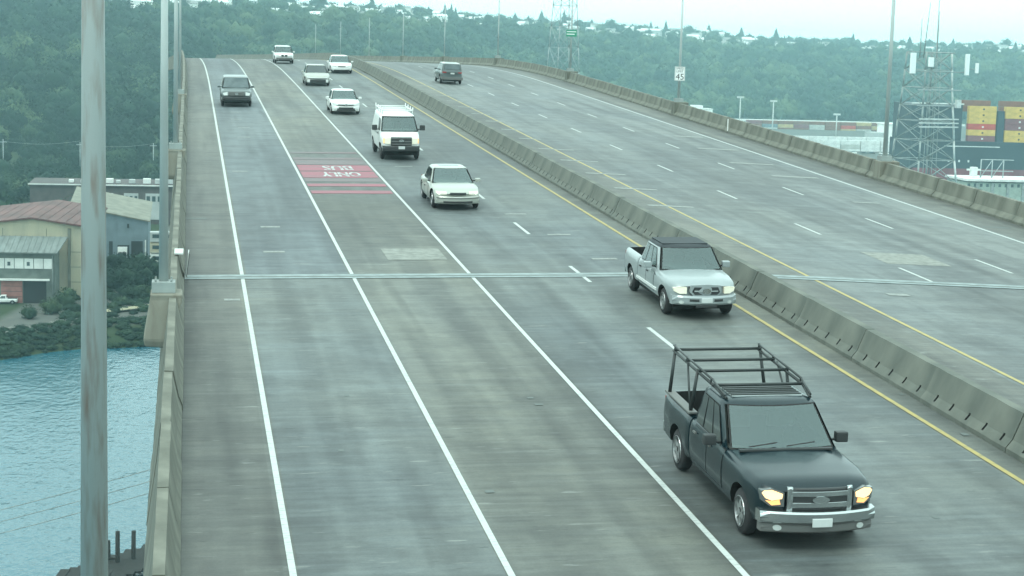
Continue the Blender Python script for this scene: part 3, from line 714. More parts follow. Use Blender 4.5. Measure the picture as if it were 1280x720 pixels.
def ell(cx, cz, rx, rz_, n=14): return [(cx + rx * math.cos(2 * PI * i / n), cz + rz_ * math.sin(2 * PI * i / n)) for i in range(n)]

# --- dark full-size pickup with a ladder rack, nearest the camera
c = Car(6.05, 1.02, [(.04, .95, .42, .98, 1.00), (.12, .98, .40, 1.08, 1.11), (.35, 1.0, .38, 1.13, 1.19), (1.0, 1.02, .36, 1.17, 1.23), (1.9, 1.02, .36, 1.20, 1.26), (2.2, 1.02, .36, 1.24, 1.28), (6.05, 1.02, .40, 1.27, 1.30)], .20, .05,
        'pickup_truck', 'dark slate pickup with black ladder rack and amber lit headlights, nearest the camera', 'pickup truck', None, M['p_dark'])
c.loft(.04, 4.1, arches=((1.02, (.40, .50)),))
c.loft(4.12, 6.0, 'cargo_bed', cut=((-.84, .84, 4.20, 5.93, .75, 1.6),), arches=((4.88, (.40, .50)),), edge=.02)
obj('bed_floor', box(-.83, .83, 4.21, 5.92, .752, .77), M['bedliner'], c.t)
for sx in (-1, 1): c.add('bed_rail_cap', box(min(sx * .83, sx * 1.0), max(sx * .83, sx * 1.0), 4.15, 5.98, 1.285, 1.325, .012), M['grey_trim'])
c.cabin(1.94, 4.04, .97, .94, 1.21, 2.72, 3.88, .82, 1.90, .14, .04)
c.shield(.04, .90, .92); c.shield(.30, .86, .84, rear=True)
c.sidewin(((.13, .36, .17, .40), (.40, .66, .43, .66), (.70, .90, .69, .88)), .06, .84)
c.door(2.0, 2.88, .52, 1.20, hm='grey_trim'); c.door(2.91, 3.75, .52, 1.20, hm='grey_trim'); 
c.wheels((1.02, 4.88), .40, .27); c.mirror(2.30, 1.22, M['black_trim'], .19, .19, .05)
g = c.grille(.50, .70, 1.08, -.01, M['black_trim'], M['chrome'], 2, bh=.085)
for sx in (-1, 1): c.slab('grille_post', min(sx * .47, sx * .56), max(sx * .47, sx * .56), -.03, .03, .68, 1.10, M['chrome'], 2, parent=g)
c.poly('emblem', ell(0, .89, .15, .06), -.045, -.01, M['chrome'], mirror=False, parent=g)
hl = c.poly('headlight', [(.60, .76), (.82, .76), (.95, .85), (.965, 1.02), (.80, 1.06), (.60, 1.0)], -.005, .16, M['lamp_dark'])
for i, sx in enumerate((1, -1)):
    h = hl[i]; b_ = c.poly('lamp_bulb', [(sx * x, z) for x, z in ((.64, .90), (.80, .86), (.90, .90), (.955, .98), (.92, 1.02), (.80, 1.04), (.63, .98))], -.02, .05, M['lamp_lit'], mirror=False, parent=h)
    c.poly('turn_signal', [(sx * x, z) for x, z in ((.66, .80), (.80, .78), (.90, .86), (.78, .85), (.68, .88))], -.02, .05, M['lamp_amber'], mirror=False, parent=h)
bp = c.slab('front_bumper', -1.0, 1.0, -.14, .12, .50, .70, M['chrome'], 14, .03)
c.slab('lower_valance', -.96, .96, -.08, .15, .33, .49, M['grey_trim'], 12, .03)
c.slab('license_plate', -.17, .17, -.165, -.142, .46, .60, M['plate'], 3, .004, parent=bp)
c.poly('fog_lamp', ell(.72, .42, .07, .05, 10), -.1, -.06, M['lamp_off'])
c.add('cowl', box(-.80, .80, 1.70, 1.80, 1.235, 1.275, .01), M['black_trim'])
for x in (-.35, .3): obj('wiper', tube((x - .28, 1.775, 1.31), (x + .22, 1.83, 1.36), .012, .012, 6), M['black_trim'], c.t)
c.add('tail_gate', box(-.80, .80, 5.97, 6.03, .62, 1.28, .01), c.p)
for sx in (-1, 1): c.add('tail_light', box(min(sx * .84, sx * .98), max(sx * .84, sx * .98), 5.96, 6.02, .85, 1.2, .01), M['tail'])
c.add('rear_bumper', box(-.98, .98, 5.98, 6.14, .46, .66, .03), M['chrome'])
obj('roof_panel', box(-.62, .62, 2.85, 3.7, 1.935, 1.955), M['steel'], c.t)
for k in range(6): obj('roof_slat', box(-.62, .62, 2.9 + k * .13, 2.96 + k * .13, 1.956, 1.975), M['rack_black'], c.t)
rk = bpy.data.objects.new('ladder_rack', None); C.objects.link(rk); rk.parent = c.t
zr = 2.10
for sx in (-1, 1):
    bm = bmesh.new(); path_tube(bm, [(sx * .74, 2.78, 1.93), (sx * .80, 3.35, 2.03), (sx * .82, 5.95, zr + .01)], .028); obj('rack_rail', bm, M['rack_black'], rk)
    bm = bmesh.new(); path_tube(bm, [(sx * .80, 3.4, 2.12), (sx * .82, 5.95, zr + .12)], .022); obj('rack_rail', bm, M['rack_black'], rk)
    bm = bmesh.new(); path_tube(bm, [(sx * .80, 3.4, 2.12), (sx * .76, 2.82, 1.97)], .022); obj('rack_rail', bm, M['rack_black'], rk)
    for y in (3.5, 4.2, 5.05, 5.9): obj('rack_strut', tube((sx * .81, y, 2.03 + (y - 3.35) * .045), (sx * .81, y, 2.13 + (y - 3.35) * .045), .018, .018, 6), M['rack_black'], rk)
    obj('rack_post', tube((sx * .92, 5.75, 1.31), (sx * .82, 5.85, zr + .03), .035, .03, 8), M['rack_black'], rk)
    obj('rack_post', tube((sx * .92, 4.3, 1.31), (sx * .82, 4.3, zr + .02), .035, .03, 8), M['rack_black'], rk)
    obj('rack_brace', tube((sx * .92, 4.35, 1.33), (sx * .84, 4.9, zr), .02, .02, 8), M['rack_black'], rk)
for y in (3.35, 4.30, 5.05, 5.85): obj('rack_crossbar', tube((-.84, y, 2.04 + (y - 3.35) * .045), (.84, y, 2.04 + (y - 3.35) * .045), .03, .03, 8), M['rack_black'], rk)
c.place(10.22, 26.75); c.t.scale = (1.05, 1.02, .985)

# --- silver pickup with black roof
c = Car(5.45, .97, [(.04, .86, .42, .90, .93), (.12, .92, .40, .98, 1.03), (.35, .95, .38, 1.04, 1.12), (1.0, .97, .36, 1.09, 1.18), (1.6, .97, .36, 1.13, 1.20), (2.2, .96, .36, 1.15, 1.2), (5.45, .96, .40, 1.2, 1.22)], .26, .05,
        'pickup_truck', 'pale silver pickup with a black roof and open empty bed, behind the dark pickup', 'pickup truck', None, M['p_silver'])
c.loft(.04, 3.75, arches=((.92, (.37, .47)),))
c.loft(3.77, 5.4, 'cargo_bed', cut=((-.80, .80, 3.84, 5.34, .72, 1.6),), arches=((4.55, (.37, .47)),), edge=.02)
obj('bed_floor', box(-.79, .79, 3.85, 5.33, .722, .74), M['bedliner'], c.t)
c.cabin(1.52, 3.68, .92, .90, 1.14, 2.12, 3.45, .75, 1.76, .14, .04, roofm=M['p_roof'])
obj('roof_panel', box(-.64, .64, 2.22, 3.42, 1.775, 1.815, .01), M['p_roof'], c.t)
c.shield(.05, .90, .92); c.shield(.30, .86, .84, rear=True)
c.sidewin(((.12, .36, .17, .40), (.40, .66, .43, .66), (.71, .90, .70, .87)), .08, .84)
c.door(1.85, 2.68, .50, 1.09); c.door(2.71, 3.45, .50, 1.09)
for sx in (-1, 1): o = c.add('side_molding', box(min(sx * .955, sx * .985), max(sx * .955, sx * .985), 1.5, 3.7, .56, .64, .008), M['p_white'])
c.wheels((.92, 4.55), .375, .26); c.mirror(1.98, 1.15, M['p_silver'], .2, .18, .05)
c.poly('grille_surround', [(.0, .68), (.36, .68), (.46, .78), (.42, .97), (.0, 1.0)], -.03, .1, M['p_silver'])
g = c.poly('grille', [(-.32, .71), (.32, .71), (.40, .79), (.34, .92), (-.34, .92), (-.40, .79)], -.05, .02, M['black_trim'], mirror=False)[0]
c.slab('grille_bar', -.34, .34, -.062, -.04, .80, .83, M['steel'], 4, .003, parent=g)
c.poly('emblem', ell(0, .82, .12, .075), -.075, -.05, M['chrome'], mirror=False, parent=g)
c.poly('headlight', [(.54, .73), (.72, .72), (.86, .78), (.89, .88), (.72, .92), (.54, .91)], -.02, .25, M['lamp_warm'])
bp = c.slab('front_bumper', -.93, .93, -.12, .15, .42, .68, M['p_silver'], 14, .05)
c.slab('lower_intake', -.30, .30, -.135, -.10, .36, .44, M['black_trim'], 6, .01)
for sx in (-1, 1): c.slab('bumper_vent', min(sx * .22, sx * .48), max(sx * .22, sx * .48), -.135, -.1, .53, .60, M['black_trim'], 3, .01, parent=bp)
c.slab('license_plate', -.16, .16, -.15, -.125, .50, .63, M['plate'], 3, .004, parent=bp)
c.poly('fog_lamp', ell(.70, .50, .07, .05, 10), -.12, -.06, M['lamp_off'])
c.add('tail_gate', box(-.76, .76, 5.37, 5.43, .6, 1.2, .01), c.p)
for sx in (-1, 1): c.add('tail_light', box(min(sx * .80, sx * .93), max(sx * .80, sx * .93), 5.36, 5.42, .8, 1.12, .01), M['tail'])
c.add('rear_bumper', box(-.93, .93, 5.38, 5.5, .44, .62, .03), M['chrome'])
c.place(14.02, 46.2); c.t.scale = (1.04, 1.02, .985)

def sedan(name, label, L, W, pnt, lamp, zh=.78, zroof=1.40, grill=None, low='black_trim', nose=.26, suv=0, gls=None, plate=True, rim='rim', two=False):
    k = suv; c = Car(L, W, [(.03, W - .12, .26 + .1 * k, .58 + .14 * k, .60 + .15 * k), (.1, W - .06, .24 + .1 * k, zh - .10, zh - .07), (.4, W - .02, .22 + .1 * k, zh + .02, zh + .07), (1.0, W, .20 + .1 * k, zh + .10, zh + .16), (1.6, W, .20 + .1 * k, zh + .13, zh + .18), (L - 1.2, W, .22 + .1 * k, zh + .16, zh + .2), (L - .3, W - .03, .26 + .1 * k, zh + .14, zh + .18), (L, W - .1, .34 + .1 * k, zh + .05, zh + .08)], nose, .2, name, label, 'car' if not suv else 'SUV', None, pnt)
    r = .32 + .05 * k; a = .82; b_ = L - .98
    c.loft(.03, L - .02, arches=((a, (r, r + .07)), (b_, (r, r + .07))))
    if suv: c.cabin(1.25, L - .08, W - .07, W - .10, zh + .13, 1.98, L - .38, W - .20, zroof, .12, .04, rbulge=.04)
    else: c.cabin(1.34, L - .50, W - .07, W - .11, zh + .11, 2.18, L - 1.30, W - .25, zroof, .16, .03, rbulge=.08)
    c.shield(.05, .92, .93, m=gls); c.shield(.08 if not suv else .25, .9, .88, rear=True)
    if suv: c.sidewin(((.10, .33, .15, .35), (.37, .62, .38, .61), (.66, .92, .65, .92)), .08, .86)
    else: c.sidewin(((.15, .44, .12, .50), (.48, .80, .54, .90)), .08, .86)
    if two: c.door(1.65, 2.85, .36, zh + .06)
    else: c.door(1.6, 2.5, .36 + .1 * k, zh + .06); c.door(2.53, 3.3, .36 + .1 * k, zh + .06)
    c.wheels((a, b_), r, .21, rim); c.mirror(1.75, zh + .14, pnt, .17, .13, .02)
    c.poly('headlight', lamp[1], .0 , .3, lamp[0], lean=.5, zref=zh - .2)
    if grill: grill(c)
    if plate: c.slab('license_plate', -.16, .16, -.05, -.02, .36 + .14 * k, .48 + .14 * k, M['plate'], 3, .004)
    for sx in (-1, 1): c.poly('tail_light', [(sx * x, z) for x, z in ((W - .42, zh), (W - .1, zh - .02), (W - .08, zh + .11), (W - .42, zh + .1))], L - .06, L + .012, M['tail'], mirror=False)
    return c
# silver-beige older sedan
def gr1(c):
    c.slab('front_bumper', -.82, .82, -.07, .2, .24, .50, M['p_champ'], 12, .05)
    c.slab('grille', -.30, .30, -.015, .06, .56, .64, M['black_trim'], 6, .01)
    c.slab('lower_intake', -.55, .55, -.085, -.05, .27, .34, M['black_trim'], 8, .01); c.slab('bumper_strip', -.80, .80, -.085, -.05, .43, .465, M['grey_trim'], 12, .006)
s1 = sedan('sedan_car', 'silver-beige older sedan with a sunroof, between the white van and the silver pickup', 4.5, .87, M['p_champ'], (M['lamp_warm'], [(.42, .57), (.70, .55), (.79, .60), (.78, .67), (.42, .66)]), .70, 1.32, gr1, rim='rim')
s1.add('sunroof', box(-.36, .36, 2.42, 2.9, 1.342, 1.356, .005), M['glass_side'])
s1.place(10.50, 68.7); s1.t.scale = (1.12, 1.12, 1.10)
# white compact sedan
def gr2(c):
    c.slab('front_bumper', -.84, .84, -.06, .2, .22, .52, M['p_white'], 12, .05)
    [c.slab('lower_intake', -w, w, -.095, -.05, z, z + .082, M['black_trim'], 8, .005) for w, z in ((.60, .24), (.56, .32), (.46, .40))]
    c.slab('grille', -.50, .50, -.02, .06, .60, .65, M['black_trim'], 6, .01); c.poly('emblem', ell(0, .63, .09, .055), -.04, -.01, M['chrome'], mirror=False)
    c.poly('fog_lamp', ell(.70, .33, .05, .04, 8), -.09, -.04, M['lamp_off'])
s2 = sedan('sedan_car', 'white sedan with wide black lower grille, just behind the white work van', 4.6, .90, M['p_white'], (M['lamp_off'], [(.52, .60), (.76, .60), (.84, .70), (.80, .74), (.52, .67)]), .74, 1.40, gr2)
s2.place(10.10, 115.5); s2.t.scale = (1.09, 1.08, 1.04)
def gr3(c):
    c.slab('front_bumper', -.84, .84, -.06, .2, .22, .52, M['p_suv'], 12, .05)
    c.slab('grille', -.62, .62, -.09, -.03, .30, .48, M['black_trim'], 8, .02); c.slab('grille_brow', -.70, .70, -.05, .06, .60, .66, M['p_white'], 10, .01)
    for sx in (-1, 1): c.slab('bumper_trim', min(sx * .62, sx * .82), max(sx * .62, sx * .82), -.09, -.02, .28, .50, M['p_white'], 3, .02)
s3 = sedan('compact_car', 'grey hatchback with dark windshield and bright front corner trims, left of a white sedan', 4.4, .93, M['p_champ'], (M['lamp_off'], [(.56, .60), (.80, .60), (.86, .72), (.80, .76), (.56, .70)]), .80, 1.50, gr3, gls=M['glass_side'])
s3.place(10.30, 144.3); s3.t.scale = (1.10, 1.1, 1.06)
def gr4(c):
    c.slab('front_bumper', -.84, .84, -.06, .2, .30, .56, M['p_white'], 12, .05); c.slab('grille', -.34, .34, -.03, .06, .60, .68, M['black_trim'], 6, .01)
    c.slab('lower_intake', -.70, .70, -.085, -.05, .24, .36, M['black_trim'], 8, .01)
s4 = sedan('sedan_car', 'white sedan in the lane beside the median barrier, farthest along that lane', 4.6, .96, M['p_white'], (M['lamp_off'], [(.50, .62), (.78, .62), (.86, .72), (.50, .70)]), .80, 1.52, gr4)
s4.place(13.85, 162.8); s4.t.scale = (1.06, 1.06, 1.0)
def gr5(c):
    c.slab('front_bumper', -.86, .86, -.08, .2, .40, .62, M['grey_trim'], 12, .05)
    for sx in (-1, 1): c.poly('grille_opening', [(sx * x, z) for x, z in ((.06, .72), (.30, .72), (.34, .90), (.06, .90))], -.03, .04, M['black_trim'], mirror=False)
    c.slab('lower_intake', -.6, .6, -.09, -.06, .3, .42, M['black_trim'], 8, .01)
s5 = sedan('suv_car', 'white SUV with two-part dark grille, farthest vehicle at the crest of the road', 4.7, .98, M['p_white'], (M['lamp_off'], [(.56, .74), (.84, .74), (.88, .88), (.56, .90)]), .96, 1.72, gr5, suv=1, nose=.15)
s5.place(9.75, 181.6)
def gr6(c):
    c.slab('front_bumper', -.90, .90, -.10, .2, .40, .66, M['black_trim'], 12, .05)
    c.slab('grille', -.52, .52, -.03, .06, .72, .98, M['grey_trim'], 8, .02); c.poly('emblem', ell(0, .84, .12, .08), -.06, -.02, M['chrome'], mirror=False)
s6 = sedan('suv_car', 'dark SUV with pale hood glare in the leftmost lane, partly behind nothing else', 4.9, 1.0, M['p_suv'], (M['lamp_off'], [(.60, .74), (.86, .74), (.92, .88), (.60, .96)]), 1.0, 1.80, gr6, suv=1, nose=.15, gls=M['glass'])
s6.t['label'] = 'dark grey SUV alone in the leftmost lane beyond the red bus marking'
s6.place(3.18, 121.1); s6.t.scale = (1.05, 1.05, 1.05)
s7 = sedan('suv_car', 'dark grey SUV driving away on the far carriageway, seen from behind', 4.5, .93, M['p_suv'], (M['lamp_off'], [(.56, .74), (.84, .74), (.88, .88), (.56, .90)]), .92, 1.66, None, suv=1, plate=False)
s7.slab('rear_bumper', -.88, .88, 4.44, 4.56, .38, .60, M['grey_trim'], 12, .03, warp=False); s7.slab('license_plate', -.16, .16, 4.55, 4.575, .84, .96, M['plate'], 3, .004, warp=False)
s7.add('roof_panel', box(-.66, .66, 1.9, 4.05, 1.665, 1.70, .015), M['p_white'])
s7.place(22.45, 152.4, flip=True); s7.t.scale = (1.06, 1.06, 1.05)

# --- white work van with a roof rack
c = Car(5.5, 1.0, [(.03, .90, .46, .98, 1.0), (.12, .95, .44, 1.12, 1.15), (.4, .98, .42, 1.22, 1.28), (.75, 1.0, .40, 1.32, 1.38), (1.2, 1.0, .40, 1.40, 1.42), (5.5, 1.0, .46, 1.42, 1.44)], .14, .04,
        'work_van', 'white work van with ladder rack on its roof and a dark grille', 'van', None, M['p_white'])
c.loft(.03, 5.48, arches=((.85, (.38, .47)), (4.35, (.38, .47))))
c.cabin(.85, 5.46, .97, .98, 1.36, 1.62, 5.36, .84, 2.14, .12, .05, rbulge=.01)
c.shield(.05, .84, .93); c.sidewin(((.07, .22, .10, .22),), .06, .74)
c.door(1.15, 1.98, .56, 1.34); c.wheels((.85, 4.35), .38, .24, 'rim_dark')
c.mirror(1.35, 1.40, M['black_trim'], .24, .26, .10)
g = c.grille(.55, .74, 1.16, -.02, M['black_trim'], M['grey_trim'], 3, bh=.05); c.poly('emblem', ell(0, .99, .14, .06), -.06, -.02, M['chrome'], mirror=False, parent=g)
c.poly('headlight', [(.57, .82), (.80, .82), (.88, .86), (.88, 1.10), (.57, 1.12)], -.02, .15, M['lamp_warm'])
for o in c.poly('turn_signal', [(.885, .84), (.93, .86), (.93, 1.08), (.885, 1.1)], .02, .15, M['lamp_amber']): pass
bp = c.slab('front_bumper', -.97, .97, -.14, .15, .46, .72, M['black_trim'], 12, .04); c.slab('license_plate', -.17, .17, -.17, -.145, .58, .72, M['plate'], 3, .004, parent=bp)
rk = bpy.data.objects.new('ladder_rack', None); C.objects.link(rk); rk.parent = c.t
for sx in (-1, 1): obj('rack_rail', tube((sx * .76, 1.9, 2.34), (sx * .76, 5.0, 2.34), .03, .03, 8), M['p_white'], rk)
for y in (1.9, 2.9, 3.9, 5.0):
    obj('rack_crossbar', tube((-.80, y, 2.34), (.80, y, 2.34), .03, .03, 8), M['p_white'], rk)
    for sx in (-1, 1): obj('rack_post', tube((sx * .76, y, 2.08), (sx * .78, y, 2.5), .025, .025, 6), M['p_white'], rk)
c.place(10.43, 87.4)
# ------------------------------------------------------------ background: forest, hillside houses
M['leaf'] = None
def leaf_mat(name, c1, c2, c3):
    m = bpy.data.materials.new(name); m.use_nodes = True; n = m.node_tree; b = n.nodes['Principled BSDF']; L = n.links.new
    b.inputs['Roughness'].default_value = .85; b.inputs['Specular IOR Level'].default_value = .15
    a = n.nodes.new('ShaderNodeAttribute'); a.attribute_name = 'tint'; r = n.nodes.new('ShaderNodeValToRGB')
    r.color_ramp.elements[0].color = (*c1, 1); r.color_ramp.elements[1].color = (*c3, 1); e = r.color_ramp.elements.new(.5); e.color = (*c2, 1)
    L(a.outputs['Fac'], r.inputs[0]); L(r.outputs[0], b.inputs['Base Color']); return m
M['leaf'] = leaf_mat('broadleaf_foliage', (.006, .018, .013), (.020, .042, .024), (.075, .105, .052))
M['needle'] = mat('conifer_foliage', (.022, .045, .034), .9, .3, .5)
M['bark'] = mat('bark', (.07, .055, .04), .9, .2, 3)
M['house_white'] = mat('house_wall_white', (.80, .80, .76), .8, .1, .2); M['house_grey'] = mat('house_wall_grey', (.40, .42, .41), .8, .1, .2)
M['roof_grey'] = mat('roof_shingle_grey', (.22, .22, .21), .8, .2, .5); M['roof_pale'] = mat('roof_pale_metal', (.66, .68, .67), .6, .1, .5)
M['pane'] = mat('window_pane', (.04, .06, .065), .08, spec=.8)
def crown_proto(seed, nl=130, sub=1):
    """one broadleaf crown of radius 1: lumpy core of small lobes plus many leaf-clump faces"""
    r = np.random.default_rng(seed); bm = bmesh.new()
    for i in range(7):
        d = r.normal(size=3); d /= np.linalg.norm(d); d[2] = abs(d[2]) * .8 - .1; rad = r.uniform(.36, .6); cpos = d * r.uniform(.3, .62)
        k = bmesh.ops.create_icosphere(bm, subdivisions=sub, radius=rad)
        for v in k['verts']: v.co = v.co * (1 + r.uniform(-.22, .22)) + Vector(cpos)
    V = [tuple(v.co) for v in bm.verts]; Fc = [[v.index for v in f.verts] for f in bm.faces]; bm.free()
    for i in range(nl):
        d = r.normal(size=3); d /= np.linalg.norm(d); d[2] = d[2] * .8 + .15; p = d * r.uniform(.66, 1.12); s = r.uniform(.07, .17)
        a = r.normal(size=3); a /= np.linalg.norm(a); b_ = np.cross(a, d); b_ /= np.linalg.norm(b_) + 1e-6
        i0 = len(V); V += [tuple(p + a * s), tuple(p + b_ * s * .9), tuple(p - a * s * .8)]; Fc.append([i0, i0 + 1, i0 + 2])
    return np.array(V), np.array(Fc)
def merge(protos, items, name, m):
    """items: (proto index, x, y, z, rx, rz_scale, rot, tint)"""
    VV = []; FF = []; TT = []; off = 0
    for (pi, x, y, z, r_, h_, a, t) in items:
        V, Fc = protos[pi]; ca, sa = math.cos(a), math.sin(a)
        W_ = np.empty_like(V); W_[:, 0] = (V[:, 0] * ca - V[:, 1] * sa) * r_ + x; W_[:, 1] = (V[:, 0] * sa + V[:, 1] * ca) * r_ + y; W_[:, 2] = V[:, 2] * h_ + z
        VV.append(W_); FF.append(Fc + off); TT.append(np.clip(t + rng.normal(0, .13, len(V)), 0, 1)); off += len(V)
    VV = np.concatenate(VV).astype(np.float32); FF = np.concatenate(FF).astype(np.int32); TT = np.concatenate(TT).astype(np.float32)
    me = bpy.data.meshes.new(name); me.vertices.add(len(VV)); me.vertices.foreach_set('co', VV.ravel()); nf = len(FF)
    me.loops.add(nf * 3); me.loops.foreach_set('vertex_index', FF.ravel()); me.polygons.add(nf)
    me.polygons.foreach_set('loop_start', np.arange(0, nf * 3, 3, dtype=np.int32)); me.polygons.foreach_set('loop_total', np.full(nf, 3, dtype=np.int32))
    at = me.attributes.new('tint', 'FLOAT', 'POINT'); at.data.foreach_set('value', TT); me.update(calc_edges=True); me.materials.append(m); return me
near_p = [crown_proto(i, 420, 1) for i in range(5)]; far_p = [crown_proto(10 + i, 150, 1) for i in range(5)]
def visible(X, Y, pad=.02): q = X / Y; return -.135 - pad < q < .53 + pad
near_i, far_i = [], []; houses = []
def t_of(X, Y): return Y - ybase(X)
# houses first (so that trees leave room); rows of streets across the hilltop
hr = random.Random(5); tries = 0
while len(houses) < 280 and tries < 6000:
    tries += 1; q = hr.uniform(-.13, .50); d = hr.uniform(1180, 2500); X = q * d; Y = d; t = t_of(X, Y)
    lo = 560 if X < 500 else 640
    if not (lo < t < 980): continue
    if t < 700 and hr.random() < .35: continue
    if all((X - a) ** 2 + (Y - b_) ** 2 > 21 ** 2 for a, b_, *_ in houses): houses.append((X, Y, hr.uniform(0, .5) * hr.choice((-1, 1)), hr.random()))
hs = np.array([(a, b_) for a, b_, *_ in houses])
tr = random.Random(3)
def lum(X, Y): return .42 + .22 * math.sin(X * .013 + Y * .006) * math.sin(Y * .011 - X * .004) + .12 * math.sin(X * .041 + 2) * math.sin(Y * .03)
Y = 560.
while Y < 2650:
    pitch_ = 9.5 if Y < 1200 else (11.5 if Y < 1700 else 13.5); X = Y * -.16
    while X < Y * .57:
        x = X + tr.uniform(-.5, .5) * pitch_; y = Y + tr.uniform(-.5, .5) * pitch_; t = t_of(x, y); X += pitch_
        if t < (-118 if x < 60 else 8) or t > 1150 or y < 566: continue
        if 0 < t < 90 and x < 40 and tr.random() < .22: continue              # open grassy slope at the hill's foot on the left
        if t > 560 and tr.random() < (.58 if t < 900 else .40): continue
        if t > 500 and len(hs) and ((hs[:, 0] - x) ** 2 + (hs[:, 1] - y) ** 2).min() < 9.5 ** 2: continue
        if t > 560 and len(hs):                                             # keep the view of the houses open in front
            dd = (np.abs(hs[:, 0] - x - (hs[:, 1] - y) * 0) < 8) & (hs[:, 1] > y) & (hs[:, 1] - y < 34)
            if dd.any() and tr.random() < .9: continue
        r_ = tr.choice((tr.uniform(3.8, 6.5), tr.uniform(5, 8), tr.uniform(7.5, 10.5))) * (1 if Y < 1600 else 1.1) * (.72 if t > 560 else 1) * (.62 if t < 110 and x < 40 else 1)
        z = ground(x, y) + r_ * tr.uniform(.45, .75); item = (tr.randrange(5), x, y, z, r_, r_ * tr.uniform(.8, 1.25), tr.uniform(0, 6.28), min(1, max(0, lum(x, y) + tr.gauss(0, .27) + (-.26 if x < .03 * y else .08))))  # right-hand crowns tinted paler in place of haze, left ones darker
        (near_i if y < 1150 else far_i).append(item)
    Y += pitch_ * .92
obj('forest', merge(near_p, near_i, 'forest', M['leaf']), kind='stuff', name_=None) if False else None
fo = obj('forest', merge(near_p, near_i, 'forest', M['leaf'])); fo['kind'] = 'stuff'
fo = obj('forest', merge(far_p, far_i, 'forest', M['leaf'])); fo['kind'] = 'stuff'
# houses
def gable_mesh(w, d, h, rh):
    wall = pd('wall', [(-w, -d, -3), (w, -d, -3), (w, d, -3), (-w, d, -3), (-w, -d, h), (w, -d, h), (w, d, h), (-w, d, h), (-w, 0, h + rh), (w, 0, h + rh)],
              [(0, 1, 5, 4), (2, 3, 7, 6), (1, 2, 6, 9, 5), (3, 0, 4, 8, 7)])
    o = .5; z0 = h - .12
    roof = pd('roof', [(-w - o, -d - o, z0), (w + o, -d - o, z0), (w + o, 0, h + rh + .15), (-w - o, 0, h + rh + .15), (-w - o, d + o, z0), (w + o, d + o, z0), (-w - o, -d - o, z0 + .25), (w + o, -d - o, z0 + .25), (w + o, 0, h + rh + .4), (-w - o, 0, h + rh + .4), (-w - o, d + o, z0 + .25), (w + o, d + o, z0 + .25)],
              [(6, 7, 8, 9), (9, 8, 11, 10), (0, 6, 9, 3), (3, 9, 10, 4), (1, 2, 8, 7), (2, 5, 11, 8), (0, 1, 7, 6), (4, 10, 11, 5)])
    return wall, roof
hk = []
for (w, d, h, rh) in ((4.5, 3.8, 5, 2.2), (6, 4, 3.4, 2.4), (5, 4.4, 6.4, 1.8), (7.5, 4.5, 5.6, 2.2)):
    wl, rf = gable_mesh(w, d, h, rh)
    for wm, rm in (('house_white', 'roof_grey'), ('house_white', 'roof_pale'), ('house_grey', 'roof_pale')):
        a, b_ = wl.copy(), rf.copy(); a.materials.append(M[wm]); b_.materials.append(M[rm]); 
        win = pd('window', [(-.6, 0, 0), (.6, 0, 0), (.6, 0, 1.3), (-.6, 0, 1.3), (-.6, -.06, 0), (.6, -.06, 0), (.6, -.06, 1.3), (-.6, -.06, 1.3)], [(4, 5, 6, 7), (0, 4, 7, 3), (1, 2, 6, 5), (0, 1, 5, 4), (3, 7, 6, 2)]); win.materials.append(M['pane'])
        hk.append((a, b_, win, w, d, h, wm, rm))
for i, (X, Y, a, k) in enumerate(houses):
    me_w, me_r, win, w, d, h, wm, rm = hk[int(k * len(hk)) % len(hk)]
    lab = {('house_white', 'roof_grey'): 'small white house with grey pitched roof among the hilltop trees', ('house_white', 'roof_pale'): 'small white house with pale shiny roof among the hilltop trees', ('house_grey', 'roof_pale'): 'small grey house with pale roof among the hilltop trees'}[(wm, rm)]
    t = thing('house', lab, 'house', (X, Y, ground(X, Y) + .6), (0, 0, -math.atan2(X, Y) + a), 'houses on the far hilltop: ' + lab.split(' with ')[1])
    obj('wall', me_w, None, t); obj('roof', me_r, None, t)
    if i % 2 == 0:
        for wx in (-w * .55, w * .5): obj('window', win, None, t, loc=(wx, -d - .02, 1.2))
# conifers standing out along the ridge
def conifer(seed, h=1.):
    r = np.random.default_rng(seed); V = []; Fc = []
    for lv in range(15):
        f = lv / 15; z = .10 + .88 * f; R_ = .20 * (1 - f) ** .85 + .012; nn = 11
        for i in range(nn):
            a = 2 * PI * (i + r.uniform(-.3, .3)) / nn; rr = R_ * r.uniform(.7, 1.15); da = .36; i0 = len(V)
            V += [(0, 0, z + .075), (rr * math.cos(a - da), rr * math.sin(a - da), z - .02 - rr * .2), (rr * 1.08 * math.cos(a), rr * 1.08 * math.sin(a), z - .035 - rr * .25), (rr * math.cos(a + da), rr * math.sin(a + da), z - .02 - rr * .2)]
            Fc += [(i0, i0 + 1, i0 + 2), (i0, i0 + 2, i0 + 3)]
    me = pd('crown', V, Fc); me.materials.append(M['needle']); return me
cf = [conifer(i) for i in range(4)]; bm = tube((0, 0, -.05), (0, 0, .9), .018, .004, 6); trk = bpy.data.meshes.new('trunk'); bm.to_mesh(trk); bm.free(); trk.materials.append(M['bark'])
for i in range(74):
    q = -.12 + .65 * (i + hr.random() * 2 - .5) / 74; X0 = q * 2000; Yr = ybase(q * 2000) + hr.uniform(820, 1000); X = q * Yr; Y = ybase(X) + hr.uniform(780, 960)
    h = hr.choice((hr.uniform(9, 14), hr.uniform(12, 19), hr.uniform(17, 25))) * (1.15 if hr.random() < .2 else 1); 
    if X / Y > .53: continue
    t = thing('conifer_tree', 'dark pointed conifer poking above the houses on the skyline', 'tree', (X, Y, ground(X, Y)), (0, 0, hr.random() * 6), 'conifers along the skyline'); q_ = h * hr.uniform(1.0, 1.9); t.scale = (q_, q_, h)
    obj('crown', cf[i % 4], None, t); obj('trunk', trk, None, t)
